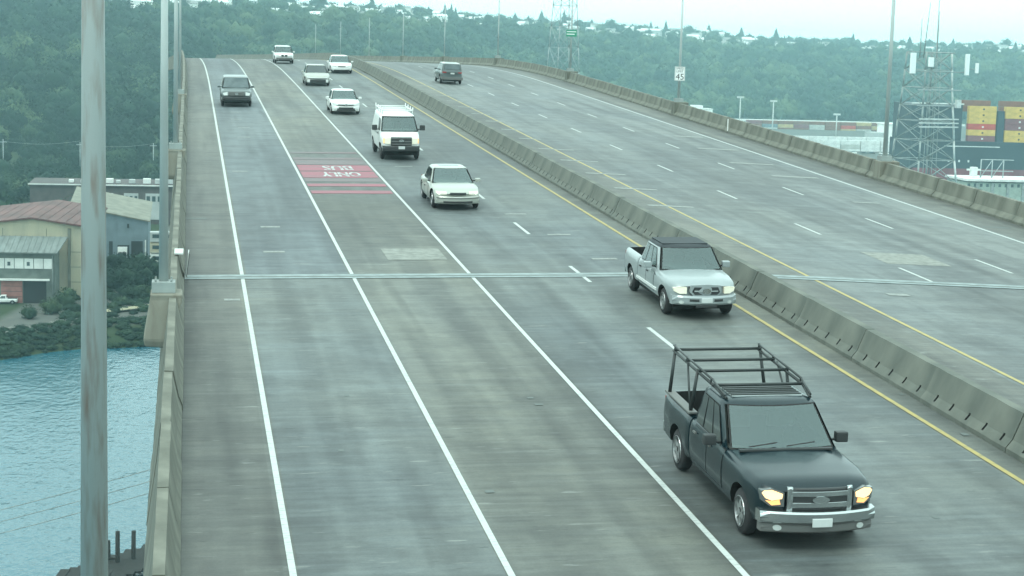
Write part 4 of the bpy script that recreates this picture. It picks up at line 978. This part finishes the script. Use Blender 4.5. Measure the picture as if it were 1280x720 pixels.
# rounded skyline trees
for i in range(64):
    q = -.11 + .63 * (i + hr.random()) / 64; X = q * 2000; Y = ybase(X) + hr.uniform(840, 980); X = q * Y
    r_ = hr.uniform(5.5, 9)
    t = thing('broadleaf_tree', 'round leafy tree on the skyline above the houses', 'tree', (X, Y, ground(X, Y)), (0, 0, 0), 'leafy trees along the skyline')
    obj('crown', merge([near_p[i % 5]], [(0, 0, 0, r_ * .9, r_, r_ * 1.0, hr.random() * 6, .35)], 'crown', M['leaf']), None, t); obj('trunk', tube((0, 0, -1), (0, 0, r_), .5, .3, 7), M['bark'], t)

# ------------------------------------------------------------ industrial shore, lower left
M['cream'] = mat('cream_cladding', (.46, .41, .29), .8, 0, .5, col2=(.34, .31, .24), stretch=(1, 1, .2), thr=(.4, .75))
M['maroon'] = mat('maroon_roof', (.115, .047, .042), .75, .25, .25, stretch=(1, .3, 1)); M['corr'] = mat('corrugated_grey', (.16, .18, .17), .7, .2, .8, stretch=(1, .2, 1))
M['shed_wall'] = mat('shed_wall', (.115, .135, .12), .85, .2, .6); M['blue_wall'] = mat('blue_grey_wall', (.135, .175, .20), .75, .12, .4); M['red_wall'] = mat('red_brick_wall', (.28, .12, .105), .85, .15, .8)
M['dark_open'] = mat('dark_opening', (.018, .02, .022), .9); M['brick'] = mat('brown_brick', (.075, .06, .058), .9, .2, .4); M['trimw'] = mat('white_trim', (.62, .63, .60), .7, .1, .5)
M['beige_roof'] = mat('beige_roof', (.17, .165, .13), .8, .2, .4); M['timber'] = mat('dark_wet_timber', (.018, .019, .017), .85, .25, 1.2); M['navy'] = mat('navy_hull', (.022, .034, .045), .5, .15, .08); M['boot'] = mat('red_hull_bottom', (.19, .038, .05), .6, .15, .15)
rid = math.atan2(-29.8 + 32.4, 41.)        # ridge direction, clockwise from +y
g = thing('warehouse', 'cream gabled warehouse with maroon roof on the far bank of the river', 'building', (-32.4, 381., 3.2), (0, 0, -rid))
w0, w1, dep, he, hp = -14.0, 10.6, 41., 14.9, 16.4
obj('wall', pd('wall', [(w0, 0, -1), (w1, 0, -1), (w1, dep, -1), (w0, dep, -1), (w0, 0, he - .3), (w1, 0, he), (w1, dep, he), (w0, dep, he - .3), (0, 0, hp), (0, dep, hp)], [(0, 1, 5, 8, 4), (2, 3, 7, 9, 6), (1, 2, 6, 5), (3, 0, 4, 7)]), M['cream'], g)
for i in range(2):
    a, b_ = ((w0 - .6, he - .3), (0, hp + .05)) if i == 0 else ((0, hp + .05), (w1 + .6, he - .05))
    V = [(a[0], -.9, a[1] + .1), (b_[0], -.9, b_[1] + .1), (b_[0], dep + .5, b_[1] + .1), (a[0], dep + .5, a[1] + .1)]; V += [(x, y, z + .35) for x, y, z in V]
    rf = obj('roof', pd('roof', V, [(3, 2, 1, 0), (4, 5, 6, 7), (0, 1, 5, 4), (1, 2, 6, 5), (2, 3, 7, 6), (3, 0, 4, 7)]), M['maroon'], g)
    for k in range(5 if i else 6):
        f = (k + .7) / 6; x = a[0] + (b_[0] - a[0]) * f; z = a[1] + (b_[1] - a[1]) * f + .45; obj('roof_seam', box(x - .06, x + .06, -.85, dep + .4, z, z + .08), M['maroon'], rf)
for x in (-9.5, -6, 3.): obj('wall_panel_joint', box(x - .05, x + .05, -.05, 0, 9.6, 14.5), M['shed_wall'], g)
obj('pilaster', box(7.4, 8.0, -.35, 0, -1, 14.6), M['beige_roof'], g)
for z in (3.2, 6.4, 9.6): obj('wall_panel_joint', box(8.0, 10.5, -.05, 0, z - .05, z + .05), M['shed_wall'], g)
g = thing('lean_to_shed', 'grey corrugated lean-to with white window strip in front of the cream warehouse', 'shed', (-32.4, 378., 3.2), (0, 0, -rid))
V = [(-12, -6.2, 10.2), (6.2, -6.2, 10.2), (7.4, 1.8, 12.7), (-12, 1.8, 12.7)]; V += [(x, y, z + .25) for x, y, z in V]
rf = obj('roof', pd('roof', V, [(3, 2, 1, 0), (4, 5, 6, 7), (0, 1, 5, 4), (1, 2, 6, 5), (2, 3, 7, 6), (3, 0, 4, 7)]), M['corr'], g)
for k in range(16):
    x = -11.5 + k * 1.15; V = [(x - .09, -6.2, 10.46), (x + .09, -6.2, 10.46), (x + .15, 1.8, 12.96), (x - .03, 1.8, 12.96)]; V += [(a, b_, c_ + .1) for a, b_, c_ in V]
    obj('roof_rib', pd('roof_rib', V, [(4, 5, 6, 7), (0, 1, 5, 4), (1, 2, 6, 5), (3, 0, 4, 7)]), M['corr'], rf)
obj('wall', box(-12, 5.6, -5.4, 1.7, -1, 10.1), M['shed_wall'], g)
for k in range(7): 
    x = -8.3 + k * 1.95; f = obj('window', box(x, x + 1.8, -5.5, -5.4, 7.0, 9.1), M['trimw'], g)
    if k in (2, 4): obj('pane', box(x + .5, x + 1.1, -5.54, -5.5, 7.6, 8.4), M['pane'], f)
obj('awning', box(-5.6, 4.6, -6.3, -5.4, 4.55, 4.9, .03), M['trimw'], g); obj('brick_bay', box(-5.2, -.9, -5.6, -5.4, -1, 4.5), M['red_wall'], g)
obj('doorway', box(-.7, 3.9, -5.55, -5.4, -1, 4.4), M['dark_open'], g); obj('door', box(-8.6, -6.1, -5.5, -5.4, 2.3, 5.6), M['trimw'], g)
for z in (1.1, 2.2, 3.3): obj('brick_course', box(-5.1, -1., -5.64, -5.6, z, z + .08), M['brick'], g)
obj('downpipe', tube((5.2, -5.6, -.5), (5.2, -5.6, 9.8), .14, .14, 6), M['corr'], g)
g = thing('warehouse', 'blue-grey metal shed with two loading doors, right of the cream warehouse', 'building', (-19.5, 444., 3.2), (0, 0, 0))
V = [(-9, 0, -1), (9.7, 0, -1), (9.7, 30, -1), (-9, 30, -1), (-9, 0, 13.4), (9.7, 0, 9.8), (9.7, 30, 9.8), (-9, 30, 13.4)]
obj('wall', pd('wall', V, [(0, 1, 5, 4), (1, 2, 6, 5), (2, 3, 7, 6), (3, 0, 4, 7)]), M['blue_wall'], g)
V = [(-9.3, -.5, 13.5), (10.2, -.5, 9.7), (10.2, 30, 11.8), (-9.3, 30, 15.6)]; V += [(x, y, z + .3) for x, y, z in V]
obj('roof', pd('roof', V, [(3, 2, 1, 0), (4, 5, 6, 7), (0, 1, 5, 4), (1, 2, 6, 5), (2, 3, 7, 6), (3, 0, 4, 7)]), M['beige_roof'], g)
obj('loading_door', box(2.3, 5.1, -.1, 0, -.2, 3.9), M['dark_open'], g); obj('loading_door', box(5.6, 8.4, -.1, 0, -.2, 4.9), M['dark_open'], g); obj('doorway', box(.2, 1.1, -.1, 0, -.2, 4.8), M['dark_open'], g)
obj('vent', box(4.6, 5.1, -.3, 0, 8.2, 9.2, .05), M['dark_open'], g); obj('corner_post', box(8.9, 9.2, -.25, 0, -.5, 5.2), M['trimw'], g)
for x in (-6, -2, 2, 6): obj('wall_rib', box(x, x + .1, -.06, 0, 5.2, 10), M['blue_wall'], g)
def shore_truck(name, label, x, y, z, rot, L, cab, boxy):
    t = thing(name, label, 'truck', (x, y, z), (0, 0, rot)); 
    return t
# box truck backed into the loading door
t = thing('box_truck', 'white box truck backed into the left loading door of the blue-grey shed', 'truck', (-16.0, 441.0, 3.1), (0, 0, 0))
obj('cargo_box', box(-1.15, 1.15, 1.2, 5.2, .9, 3.6, .05), M['p_white'], t); obj('cab', box(-1.0, 1.0, -.9, 1.1, .6, 2.5, .2), M['black_trim'], t); obj('windshield', box(-.85, .85, -.94, -.88, 1.6, 2.3, .02), M['glass'], t)
for sx in (-1, 1):
    for y in (0, 4.2): obj('wheel', tube((sx * .75, y, .45), (sx * 1.05, y, .45), .45, .45, 14), M['tyre'], t)
obj('rear_door', box(-1.1, 1.1, 1.15, 1.2, 1., 3.5), M['house_white'], t); obj('bumper', box(-1, 1, -1.05, -.9, .4, .75, .03), M['grey_trim'], t)
g = thing('brick_warehouse', 'long low brown brick building with pale window bays at the foot of the hill', 'building', (-22, 535, 3.2), (0, 0, 0))
obj('wall', box(-24, 24, 0, 22, -1, 10.9), M['brick'], g); obj('roof', box(-24.4, 24.4, -.5, 22.4, 10.9, 11.5), M['brick'], g); obj('roof_edge', box(-24.5, 24.5, -.62, -.5, 11.2, 11.55), M['trimw'], g)
for x, w in ((3.1, 4.2), (9.4, 4.9), (-4, 4), (-10.5, 4)):
    f = obj('window', box(x, x + w, -.15, 0, 1.2, 9.), M['house_grey'], g)
    for k in range(3): obj('pane', box(x + .3 + k * w / 3, x + (k + .8) * w / 3, -.2, -.15, 6.6, 8.2), M['pane'], f)
for i in range(9):
    x = -13 + i * 3.5 + hr.uniform(-.6, .6); q = hr.uniform(.7, 1.5); o = box(x, x + q * 1.6, 4, 7, 11.6, 11.6 + q, .1); obj('roof_vent', o, M['house_grey'] if i % 3 else M['trimw'], g)
g = thing('trailer_stack', 'pale cream and grey office trailer behind the second lamp post', 'trailer', (-9.2, 436, 3.2), (0, 0, 0))
for i, mm in enumerate(('trimw', 'cream', 'house_grey')): obj('storey', box(0, 7, 0, 3, .3 + i * 2.7, 2.6 + i * 2.7, .06), M[mm], g)
for i in range(3): obj('window_strip', box(.6, 6.4, -.06, 0, 1.2 + i * 2.7, 2.1 + i * 2.7), M['pane'], g)
# white pickup parked by the shed
c = Car(5.4, .95, [(.04, .86, .42, .90, .93), (.4, .95, .38, 1.04, 1.12), (1.6, .95, .36, 1.10, 1.18), (5.4, .95, .40, 1.1, 1.12)], .2, .05, 'pickup_truck', 'white pickup parked in the yard in front of the red brick bay', 'pickup truck', None, M['p_white'])
c.loft(.04, 3.3, arches=((.95, (.37, .47)),)); c.loft(3.32, 5.35, 'cargo_bed', cut=((-.8, .8, 3.4, 5.3, .72, 1.6),), arches=((4.4, (.37, .47)),), edge=.02)
c.cabin(1.5, 3.25, .88, .88, 1.12, 2.1, 3.1, .7, 1.78, .1, .04); c.shield(.05, .9, .92); c.sidewin(((.15, .85, .18, .86),), .1, .84); c.wheels((.95, 4.4), .37, .25); c.shield(.3, .86, .84, rear=True)
c.t.location = (-39.9, 371.5, 3.05); c.t.rotation_euler = (0, 0, math.radians(90)); c.t.rotation_euler[2] *= -1; c.t.rotation_euler[2] = math.radians(-90)
# shore bushes, rocks and odd timber
for i, (x, y, r_, tn) in enumerate([(-24.5, 368, 2.6, .6), (-27, 358, 2.3, .7), (-30.5, 352, 1.8, .5), (-17.5, 392, 3.2, .3), (-14, 396, 3.4, .35), (-10, 398, 3.0, .25), (-18.5, 405, 3.0, .4), (-13, 410, 3.6, .3), (-8.5, 413, 3.4, .3), (-16, 422, 3.4, .25), (-11, 426, 3.0, .35), (-19, 375, 2.0, .5), (-12, 378, 2.2, .4), (-8, 380, 2.0, .55), (-31.5, 520, 6.5, .45), (-22, 524, 5.0, .45), (-44, 470, 8, .45), (-50, 480, 9, .4), (-38, 474, 6, .5)]):
    t = thing('bush' if r_ < 4 else 'leafy_tree', ('%s green bush on the %s, %s' % ('large scruffy' if r_ > 2.9 else 'scruffy' if r_ > 2.1 else 'small', 'yard edge' if y < 385 else 'slope', 'in front of the lean-to shed' if x < -20 else 'below the blue-grey shed')) if r_ < 4 else 'broad green tree between the warehouses and the hill', 'bush' if r_ < 4 else 'tree', (x, y, ground(x, y)), (0, 0, 0), ('bushes along the far bank by the shed' if x < -20 else 'bushes below the blue-grey shed') if r_ < 4 else 'trees behind the warehouses')
    obj('crown', merge([near_p[i % 5]], [(0, 0, 0, r_ * .55, r_, r_ * .95, i, tn)], 'crown', M['leaf']), None, t); obj('trunk', tube((0, 0, -.5), (0, 0, r_ * .6), .2, .12, 6), M['bark'], t)
und = []
for i in range(520):
    x = hr.uniform(-48, 2); s = shore(x); y = s + hr.uniform(1, 15); r_ = hr.uniform(.5, 1.5); und.append((hr.randrange(5), x, y, ground(x, y) + r_ * .15, r_, r_ * .6, hr.random() * 6, hr.uniform(.1, .5)))
for i in range(420):
    x = hr.uniform(-24, 2); y = hr.uniform(shore(x) + 14, 436); r_ = hr.uniform(.6, 1.9); und.append((hr.randrange(5), x, y, ground(x, y) + r_ * .15, r_, r_ * .7, hr.random() * 6, hr.uniform(.1, .6)))
fo = obj('undergrowth', merge(far_p, und, 'undergrowth', M['leaf'])); fo['kind'] = 'stuff'
bm = bmesh.new()
for i in range(170):
    x = hr.uniform(-46, -6); s = shore(x); y = s + hr.uniform(12, 17); k = bmesh.ops.create_icosphere(bm, subdivisions=1, radius=hr.uniform(.2, .55))
    for v in k['verts']: v.co = Vector((v.co.x * 1.4, v.co.y, v.co.z * .7)) * hr.uniform(.85, 1.1) + Vector((x, y, ground(x, y) + .15))
rk_ = obj('bank_rocks', bm, mat('bank_rock', (.2, .2, .18), .9, .3, .8)); rk_['kind'] = 'stuff'
# sandy strip at the top of the bank and a utility line along the hill's foot
obj('bank_path', pd('bank_path', [(-21, 354, 3.35), (-5, 366, 3.6), (-5, 369, 3.7), (-21, 357.5, 3.5)], [(0, 1, 2, 3)]), mat('sand', (.28, .26, .17), .9, .2, .5), kind='structure')
for i, (x, y, z) in enumerate(((-70., 700., 12), (-42., 712., 12), (-14, 725, 12))):
    t = thing('utility_pole', 'dark utility pole at the foot of the wooded hill, %s from the left' % ('first', 'second', 'third')[i], 'utility pole', (x, y, ground(x, y)), (0, 0, .2), 'utility poles at the foot of the hill')
    obj('post', tube((0, 0, 0), (0, 0, 13), .2, .14, 8), M['steel'], t); obj('crossarm', box(-1.4, 1.4, -.1, .1, 11.8, 12.05), M['steel'], t)
    if i < 2:
        bm = bmesh.new(); q = [Vector((0, 0, 12.2)).lerp(Vector((28, 12.5, 12.2)), f / 8) - Vector((0, 0, 1.2 * math.sin(PI * f / 8))) for f in range(9)]; path_tube(bm, q, .04, 4); obj('wire', bm, M['steel'], t, rot=(0, 0, -.2))
# power cables crossing the river
for i, (zz, nm) in enumerate(((0, 'top'), (-.95, 'middle'), (-1.9, 'lowest'))):
    a = Vector((-45, 150, 15.5 + zz)); b_ = Vector((60, 118, 32 + zz)); bm = bmesh.new()
    pts = [a.lerp(b_, f / 40) for f in range(41)]
    # passes through the measured line near the bridge
    pts = [Vector((-14.2 + (x_ + 14.2), 140, 20.9 + (x_ + 14.2) * .25 + (x_ + 14.2) ** 2 * .0016 + zz * (1 + .0 * x_))) for x_ in np.linspace(-60, 40, 41)]
    path_tube(bm, pts, .035, 5); o = obj('power_cable', bm, M['steel_dark']); tag(o, 'dark thin power cable over the river, %s of the three' % nm, 'cable', 'power cables over the river')
# timber pier at the bottom edge
t = thing('timber_pier', 'old dark timber pier with broken piles in the river below the bridge', 'pier')
for i in range(15):
    f = i / 14; x = -13.5 + 13 * f; y = 184.5 + 14 * f; obj('plank', box(0, .95, -9, 2.2 + hr.uniform(-.5, .5), 1.5, 1.75), M['timber'], t, loc=(x, y, hr.uniform(-.08, .08)), rot=(0, 0, -.15 + hr.uniform(-.03, .03)))
obj('beam', tube((-14.5, 184.5, 1.2), (1, 201, 1.3), .3, .3, 8), M['timber'], t)
for i, (px_, py_, hh) in enumerate([(-8.35, 190.2, 3.9), (-7.35, 189.2, 5.2), (-5.75, 190.3, 4.9), (-15.2, 181.5, 2.6), (-12.5, 183.4, 1.6), (-12.0, 183.8, 1.7), (-9.6, 187.3, 2.6), (-3.4, 195, 2.5), (-1.5, 197, 3.0), (-8.9, 188.6, 3.2), (-16.5, 180, 2.)]):
    obj('pile', tube((px_, py_, -2), (px_ + hr.uniform(-.1, .1), py_, hh), .28, .24, 9), M['timber'], t)
obj('brace', tube((-8.3, 190, 2.0), (-6.8, 190.5, 1.5), .16, .16, 6), M['timber'], t)

# ------------------------------------------------------------ port, right side
def lattice(name, label, x, y, z0, zs, hw, m, light, rl=.18, rb=.09, spires=()):
    """zs: levels; hw: half widths at levels"""
    t = thing(name, label, 'transmission tower', (x, y, z0), (0, 0, .25)); cs = [(-1, -1), (1, -1), (1, 1), (-1, 1)]
    def pt(k, i): return Vector((cs[k][0] * hw[i], cs[k][1] * hw[i], zs[i]))
    for k in range(4):
        bm = bmesh.new()
        for i in range(len(zs) - 1): bm_tube(bm, pt(k, i), pt(k, i + 1), rl, rl, 6)
        obj('leg', bm, light if k == 1 else m, t)
    for i in range(len(zs) - 1):
        for k in range(4):
            k2 = (k + 1) % 4; obj('brace', tube(pt(k, i), pt(k2, i + 1), rb, rb, 5), m, t); obj('brace', tube(pt(k2, i), pt(k, i + 1), rb, rb, 5), m, t); obj('crossbar', tube(pt(k, i + 1), pt(k2, i + 1), rb, rb, 5), m, t)
    return t, pt
zs = [0, 8, 16, 24, 30, 35, 40, 44, 48.5, 53, 57.5]; hw = [8.6, 7.9, 7.0, 6.2, 5.6, 5.3, 5.0, 4.7, 4.4, 4.2, 4.0]
t, pt = lattice('lattice_tower', 'tall grey lattice tower with white antenna panels in front of the container ship', 187.2, 430., 3., zs, hw, M['steel_dark'], M['steel_light'], .26, .115)
for i, (dx, dy, h0, h1) in enumerate(((-4.5, -3.5, 56, 70), (-2.2, 1, 56, 66), (.6, -2, 20, 78), (3.2, 1, 56, 68))):
    obj('spire', tube((dx, dy, h0), (dx + (1.2 if i == 0 else 0), dy, h1), .17, .07, 6), M['steel_dark'], t)
for i, (dx, dz, w, h) in enumerate(((-8.9, 54.6, .75, 5.2), (8.2, 54.6, .55, 5.4), (11.4, 53.8, .38, 2.6), (-3.3, 55.0, .7, 2.4))):
    obj('antenna_panel', box(dx - w, dx + w, -5.4, -4.8, dz - h / 2, dz + h / 2, .1), M['sign_white'], t)
obj('antenna_arm', tube((-8.9, -4.8, 52.6), (8.3, -4.8, 52.6), .14, .14, 6), M['steel_dark'], t); obj('antenna_arm', tube((-4, -4.8, 57.4), (4.4, -4.8, 57.4), .13, .13, 6), M['steel_dark'], t); obj('antenna_arm', tube((8.3, -4.8, 53.5), (11.4, -4.8, 53.5), .1, .1, 6), M['steel_dark'], t)
for z in (40.6, 39.6, 38.6): obj('platform_rail', box(-6.3, 6.0, -5.9, -5.5, z - .16, z + .16), M['steel_light'], t)
for z in (48, 44): obj('crossarm', box(-6.6, 7, -5.0, -4.6, z - .15, z + .15), M['steel'], t)
for x_ in (-3.4, -1.6, 1.6, 3.2): obj('ladder_leg', tube((x_, -2, 0), (x_ * .7, -2, 57), .13, .1, 5), M['steel_dark'], t)
obj('floodlight', box(5., 6.4, -6, -5, 43.5, 45.6, .1), M['steel_light'], t)
zs2 = [0, 10, 20, 28, 35, 42, 49, 56, 62, 68, 71]; hw2 = [5.6, 5.2, 4.7, 4.3, 4.0, 3.8, 3.5, 3.2, 2.9, 2.6, 2.4]
lattice('lattice_tower', 'slender pale lattice tower beyond the parapet, left of the small green sign', 107., 505., 3., zs2, hw2, M['steel'], M['steel'], .11, .055)
# ship, moored side-on
sh_rot = -.07
t = thing('container_ship', 'dark navy container ship with red waterline hull moored in the port', 'ship', (327.2, 765, 0), (0, 0, sh_rot))
def hull(z0, z1, m, name, o=0):
    pts = [(-.5 + (0 if z0 > 5 else 1.5), 0), (150, 0), (175, 16), (150, 32), (0, 32)]; V = [(x, y - o, z0) for x, y in pts] + [(x, y - o, z1) for x, y in pts]; k = len(pts)
    return obj(name, pd(name, V, [tuple(range(k))[::-1], tuple(range(k, 2 * k))] + [(i, (i + 1) % k, k + (i + 1) % k, k + i) for i in range(k)]), m, t)
hull(-1, 9.6, M['boot'], 'hull_bottom'); hull(9.6, 22.2, M['navy'], 'hull')
obj('stripe', box(15.5, 42, -.06, 0, 19.7, 20.1), M['trimw'], t)
for x in (17.5, 22.5, 27): obj('hull_mark', box(x, x + .8, -.08, -.01, 12.6, 13.6), M['trimw'], t)
for x in (40.6,): obj('lashing_bridge', box(x, x + 3.2, 1.2, 30, 22.2, 36.5), M['navy'], t)
obj('superstructure', box(0, 24.3, 3, 29, 22.2, 38.9, .2), M['navy'], t); obj('deck_rail', box(-.2, 24.6, 2.4, 2.9, 38.9, 39.5), M['trimw'], t)
def container_mesh(L=12.2, h=2.59, w=2.44):
    bm = bmesh.new(); bm_box(bm, 0, L, 0, w, 0, h, .06)
    for i in range(12): x = .4 + i * (L - .8) / 11.5; bm_box(bm, x, x + .35, -.04, 0, .25, h - .25)
    me = bpy.data.meshes.new('container'); bm.to_mesh(me); bm.free(); return me
cmesh = container_mesh(); CM = {}
ccol = {'yellow': (.58, .37, .08), 'red': (.45, .05, .035), 'brown': (.20, .075, .045), 'maroon': (.20, .06, .07), 'pale grey': (.42, .43, .40), 'white': (.62, .64, .62), 'navy': (.03, .05, .08), 'grey-blue': (.16, .21, .24), 'cream': (.45, .34, .16)}
def container(col, x, y, z, label, rot=0, group=None, sx=1, sz=1):
    if col not in CM: me = cmesh.copy(); me.materials.append(mat('container_' + col.replace(' ', '_').replace('-', '_'), ccol[col], .7, .15, .3)); CM[col] = me
    o = obj('shipping_container', CM[col], None, None, (x, y, z), (0, 0, rot)); o.scale = (sx, 1, sz); return tag(o, label, 'container', group)
ordn = ['top', 'second from the top', 'third from the top', 'fourth from the top', 'fifth from the top', 'bottom']
cr, sr = math.cos(sh_rot), math.sin(sh_rot)
def on_ship(lx, ly): return 327.2 + lx * cr - ly * sr, 765 + lx * sr + ly * cr
for s_, (lx, cols, nm) in enumerate(((26.6, ['yellow', 'yellow', 'yellow', 'red', 'yellow', 'maroon'], 'left'), (44.2, ['yellow', 'yellow', 'maroon', 'maroon', 'yellow', 'yellow'], 'right'))):
    for k, col in enumerate(cols):
        x, y = on_ship(lx, 1.0); z = 22.25 + (5 - k) * 2.72
        o = container(col, x, y, z, '%s container, %s in the %s stack on the ship' % (col, ordn[k], nm), sh_rot, 'containers stacked on the ship', 1.08, 1.03)
        lg = obj('container_mark', box(6.1, 6.9, -.1, -.05, .9, 1.6), M['sign_black' if col == 'yellow' else 'trimw'], o)
for k in range(9):
    x, y = on_ship(24.5 + k * 1.9 if k < 9 else 0, 14.); 
for s_, (lx, nm) in enumerate(((26.0, 'left'), (44., 'right'), (57.5, 'far right'))):
    for d_ in range(1):
        x, y = on_ship(lx, 8.0); container('brown', x, y, 38.4, 'brown container peeking over the %s stack on the ship' % nm, sh_rot, 'containers stacked on the ship', 1.1)
        x, y = on_ship(lx, 8.0); container('brown', x, y, 35.7, 'brown container just below the peeking one above the %s ship stack' % nm, sh_rot, 'containers stacked on the ship', 1.1)
x, y = on_ship(44.4 + 14.2, 1.0)
for k in range(6): container('maroon' if k % 2 else 'yellow', x, y, 22.25 + (5 - k) * 2.72, '%s container, %s in the stack at the picture edge on the ship' % ('maroon' if k % 2 else 'yellow', ordn[k]), sh_rot, 'containers stacked on the ship', 1.08, 1.03)
# low terminal building close behind the parapet
g = thing('terminal_building', 'low pale green terminal building with white roof edge in front of the ship', 'building', (288, 620, 3.), (0, 0, -.05))
obj('wall', box(0, 45, 0, 20, -1, 10.6), mat('pale_teal_wall', (.30, .36, .31), .8, .15, .4), g); obj('roof', box(-.6, 45.6, -1.0, 20.6, 11.1, 11.9), M['trimw'], g)
for k in range(11):
    x = .3 + k * 2.45; obj('window', box(x, x + 1.0, -.1, 0, 9.0, 10.2), M['pane'], g)
for x in (3.5, 9.6, 15.7, 21.8, 27.9): obj('column', box(x, x + 1.0, -.6, 0, -1, 10.6), M['steel_dark'], g)
for x in (5.5, 12, 18): obj('door', box(x, x + 2.2, -.1, 0, -1, 3.5), M['trimw'], g)
g2 = thing('roof_gantry', 'grey steel frame with white unit on top of the terminal building', 'gantry', (297, 628, 14.9), (0, 0, -.05))
for x in (0, 4.5, 9): obj('post', tube((x, 0, 0), (x, 0, 7), .2, .2, 6), M['steel'], g2)
for z in (2.6, 6.9): obj('beam', tube((0, 0, z), (13, 0, z), .16, .16, 6), M['steel'], g2)
for x in (0, 4.5): obj('brace', tube((x, 0, 0), (x + 4.5, 0, 6.9), .14, .14, 6), M['steel'], g2)
obj('unit', box(-4, -1.6, -1, 1, .5, 4, .15), M['trimw'], g2); obj('unit_arm', box(-5.5, 0, -.4, .4, 2.6, 3.3, .1), M['trimw'], g2)
# container yard rows and white sheds
hy = random.Random(11); rowc = ['brown', 'maroon', 'cream', 'brown', 'grey-blue', 'cream', 'red', 'brown', 'pale grey']
for r_ in range(3):
    for k in range(11):
        col = hy.choice(rowc); x = 424 + k * 12.8; container(col, x, 1310, 1.5 + r_ * 2.7, '%s container, %s in the %s layer below the rail deck' % (col, ['first', 'second', 'third', 'fourth', 'fifth', 'sixth', 'seventh', 'eighth', 'ninth', 'tenth', 'eleventh'][k] , ['bottom', 'middle', 'top'][r_]), 0, 'containers in the far yard')
for r_ in range(2):
    for c_ in range(3):
        for k in range(5):
            col = 'white' if hy.random() < .8 else 'pale grey'; x = 372 + k * 12.7 + r_ * 4 + (2 - c_) * 0; container(col, x, 1060 - r_ * 45, 1.6 + c_ * 2.65, '%s container, %s in the %s layer of the %s white row' % (col, ['first', 'second', 'third', 'fourth', 'fifth'][k], ['bottom', 'middle', 'top'][c_], ['far', 'near'][r_]), 0, 'white containers in the port')
g = thing('rail_deck', 'long pale elevated rail deck in front of the wooded hill', 'viaduct', (470, 1345, 0)); obj('deck', box(-50, 150, 0, 9, 7.2, 8.6), M['trimw'], g)
for k in range(9): obj('pier', box(-45 + k * 23, -43 + k * 23, 2, 7, 0, 7.2), M['steel'], g)
g = thing('white_shed', 'tall white port building between the container rows and the lattice tower', 'building', (441, 1075, 3), (0, 0, 0)); obj('wall', box(0, 14, 0, 14, -1, 14.2), M['house_white'], g); obj('roof', box(-.4, 14.4, -.4, 14.4, 14.2, 14.8), M['trimw'], g); obj('door', box(5.2, 6.4, -.1, 0, 7, 11.5), M['pane'], g); obj('wing', box(-9, -.1, 0, 12, -1, 9), M['grey_wing'] if 'grey_wing' in M else M['house_grey'], g)
g = thing('white_shed', 'low white building peeking over the parapet right of the speed limit sign', 'building', (386, 1350, 3), (0, 0, -.05)); obj('wall', box(0, 22, 0, 14, -1, 12.5), M['house_white'], g); obj('roof', box(-.4, 22.4, -.4, 14.4, 12.5, 13.2), M['trimw'], g)
for k in range(5): obj('window', box(2 + k * 4.2, 4 + k * 4.2, -.1, 0, 9.4, 10.8), M['pane'], g)
obj('parapet', box(6, 14, 0, 10, 13.2, 15.6), M['house_white'], g)
for i, (x, y, h) in enumerate(((367, 1150, 27), (390.5, 1150, 25), (436.2, 1150, 17), (420, 1000, 14))):
    t = thing('light_mast', 'slim floodlight mast in the port, %s from the left' % ('first', 'second', 'fourth', 'third')[i], 'light mast', (x, y, 3), group='floodlight masts in the port')
    obj('post', tube((0, 0, 0), (0, 0, h), .5, .35, 8), M['steel_light'], t); obj('lamp_bar', box(-2.4, 2.4, -.5, .5, h, h + 1.2, .1), M['steel_light'], t)
for i in range(14):
    x = 372 + i * 6.2 + hy.uniform(-1, 1); col = hy.choice(['house_white', 'p_black', 'grey_trim', 'house_white']); t = thing('parked_car', '%s parked car in the port lot, %s from the left' % ({'house_white': 'white', 'p_black': 'black', 'grey_trim': 'grey'}[col], ['first', 'second', 'third', 'fourth', 'fifth', 'sixth', 'seventh', 'eighth', 'ninth', 'tenth', 'eleventh', 'twelfth', 'thirteenth', 'fourteenth'][i]), 'car', (x, 985, 3.1), (0, 0, hy.uniform(-.1, .1)), 'cars in the port lot')
    obj('body', box(-2.2, 2.2, -.9, .9, .35, .95, .15), M[col], t); obj('cabin', box(-1.2, 1.3, -.75, .75, .93, 1.5, .2), M['pane'], t)
# ------------------------------------------------------------ haze
hz = mat('haze', (1, 1, 1)); n = hz.node_tree; n.nodes.clear()
o_ = n.nodes.new('ShaderNodeOutputMaterial'); v_ = n.nodes.new('ShaderNodeVolumePrincipled')
v_.inputs['Color'].default_value = (.62, .94, 1.0, 1); v_.inputs['Density'].default_value = .00021; v_.inputs['Anisotropy'].default_value = .1
n.links.new(v_.outputs[0], o_.inputs['Volume'])
obj('haze', box(-3050, 4550, -450, 5050, -5, 140), hz, kind='stuff')
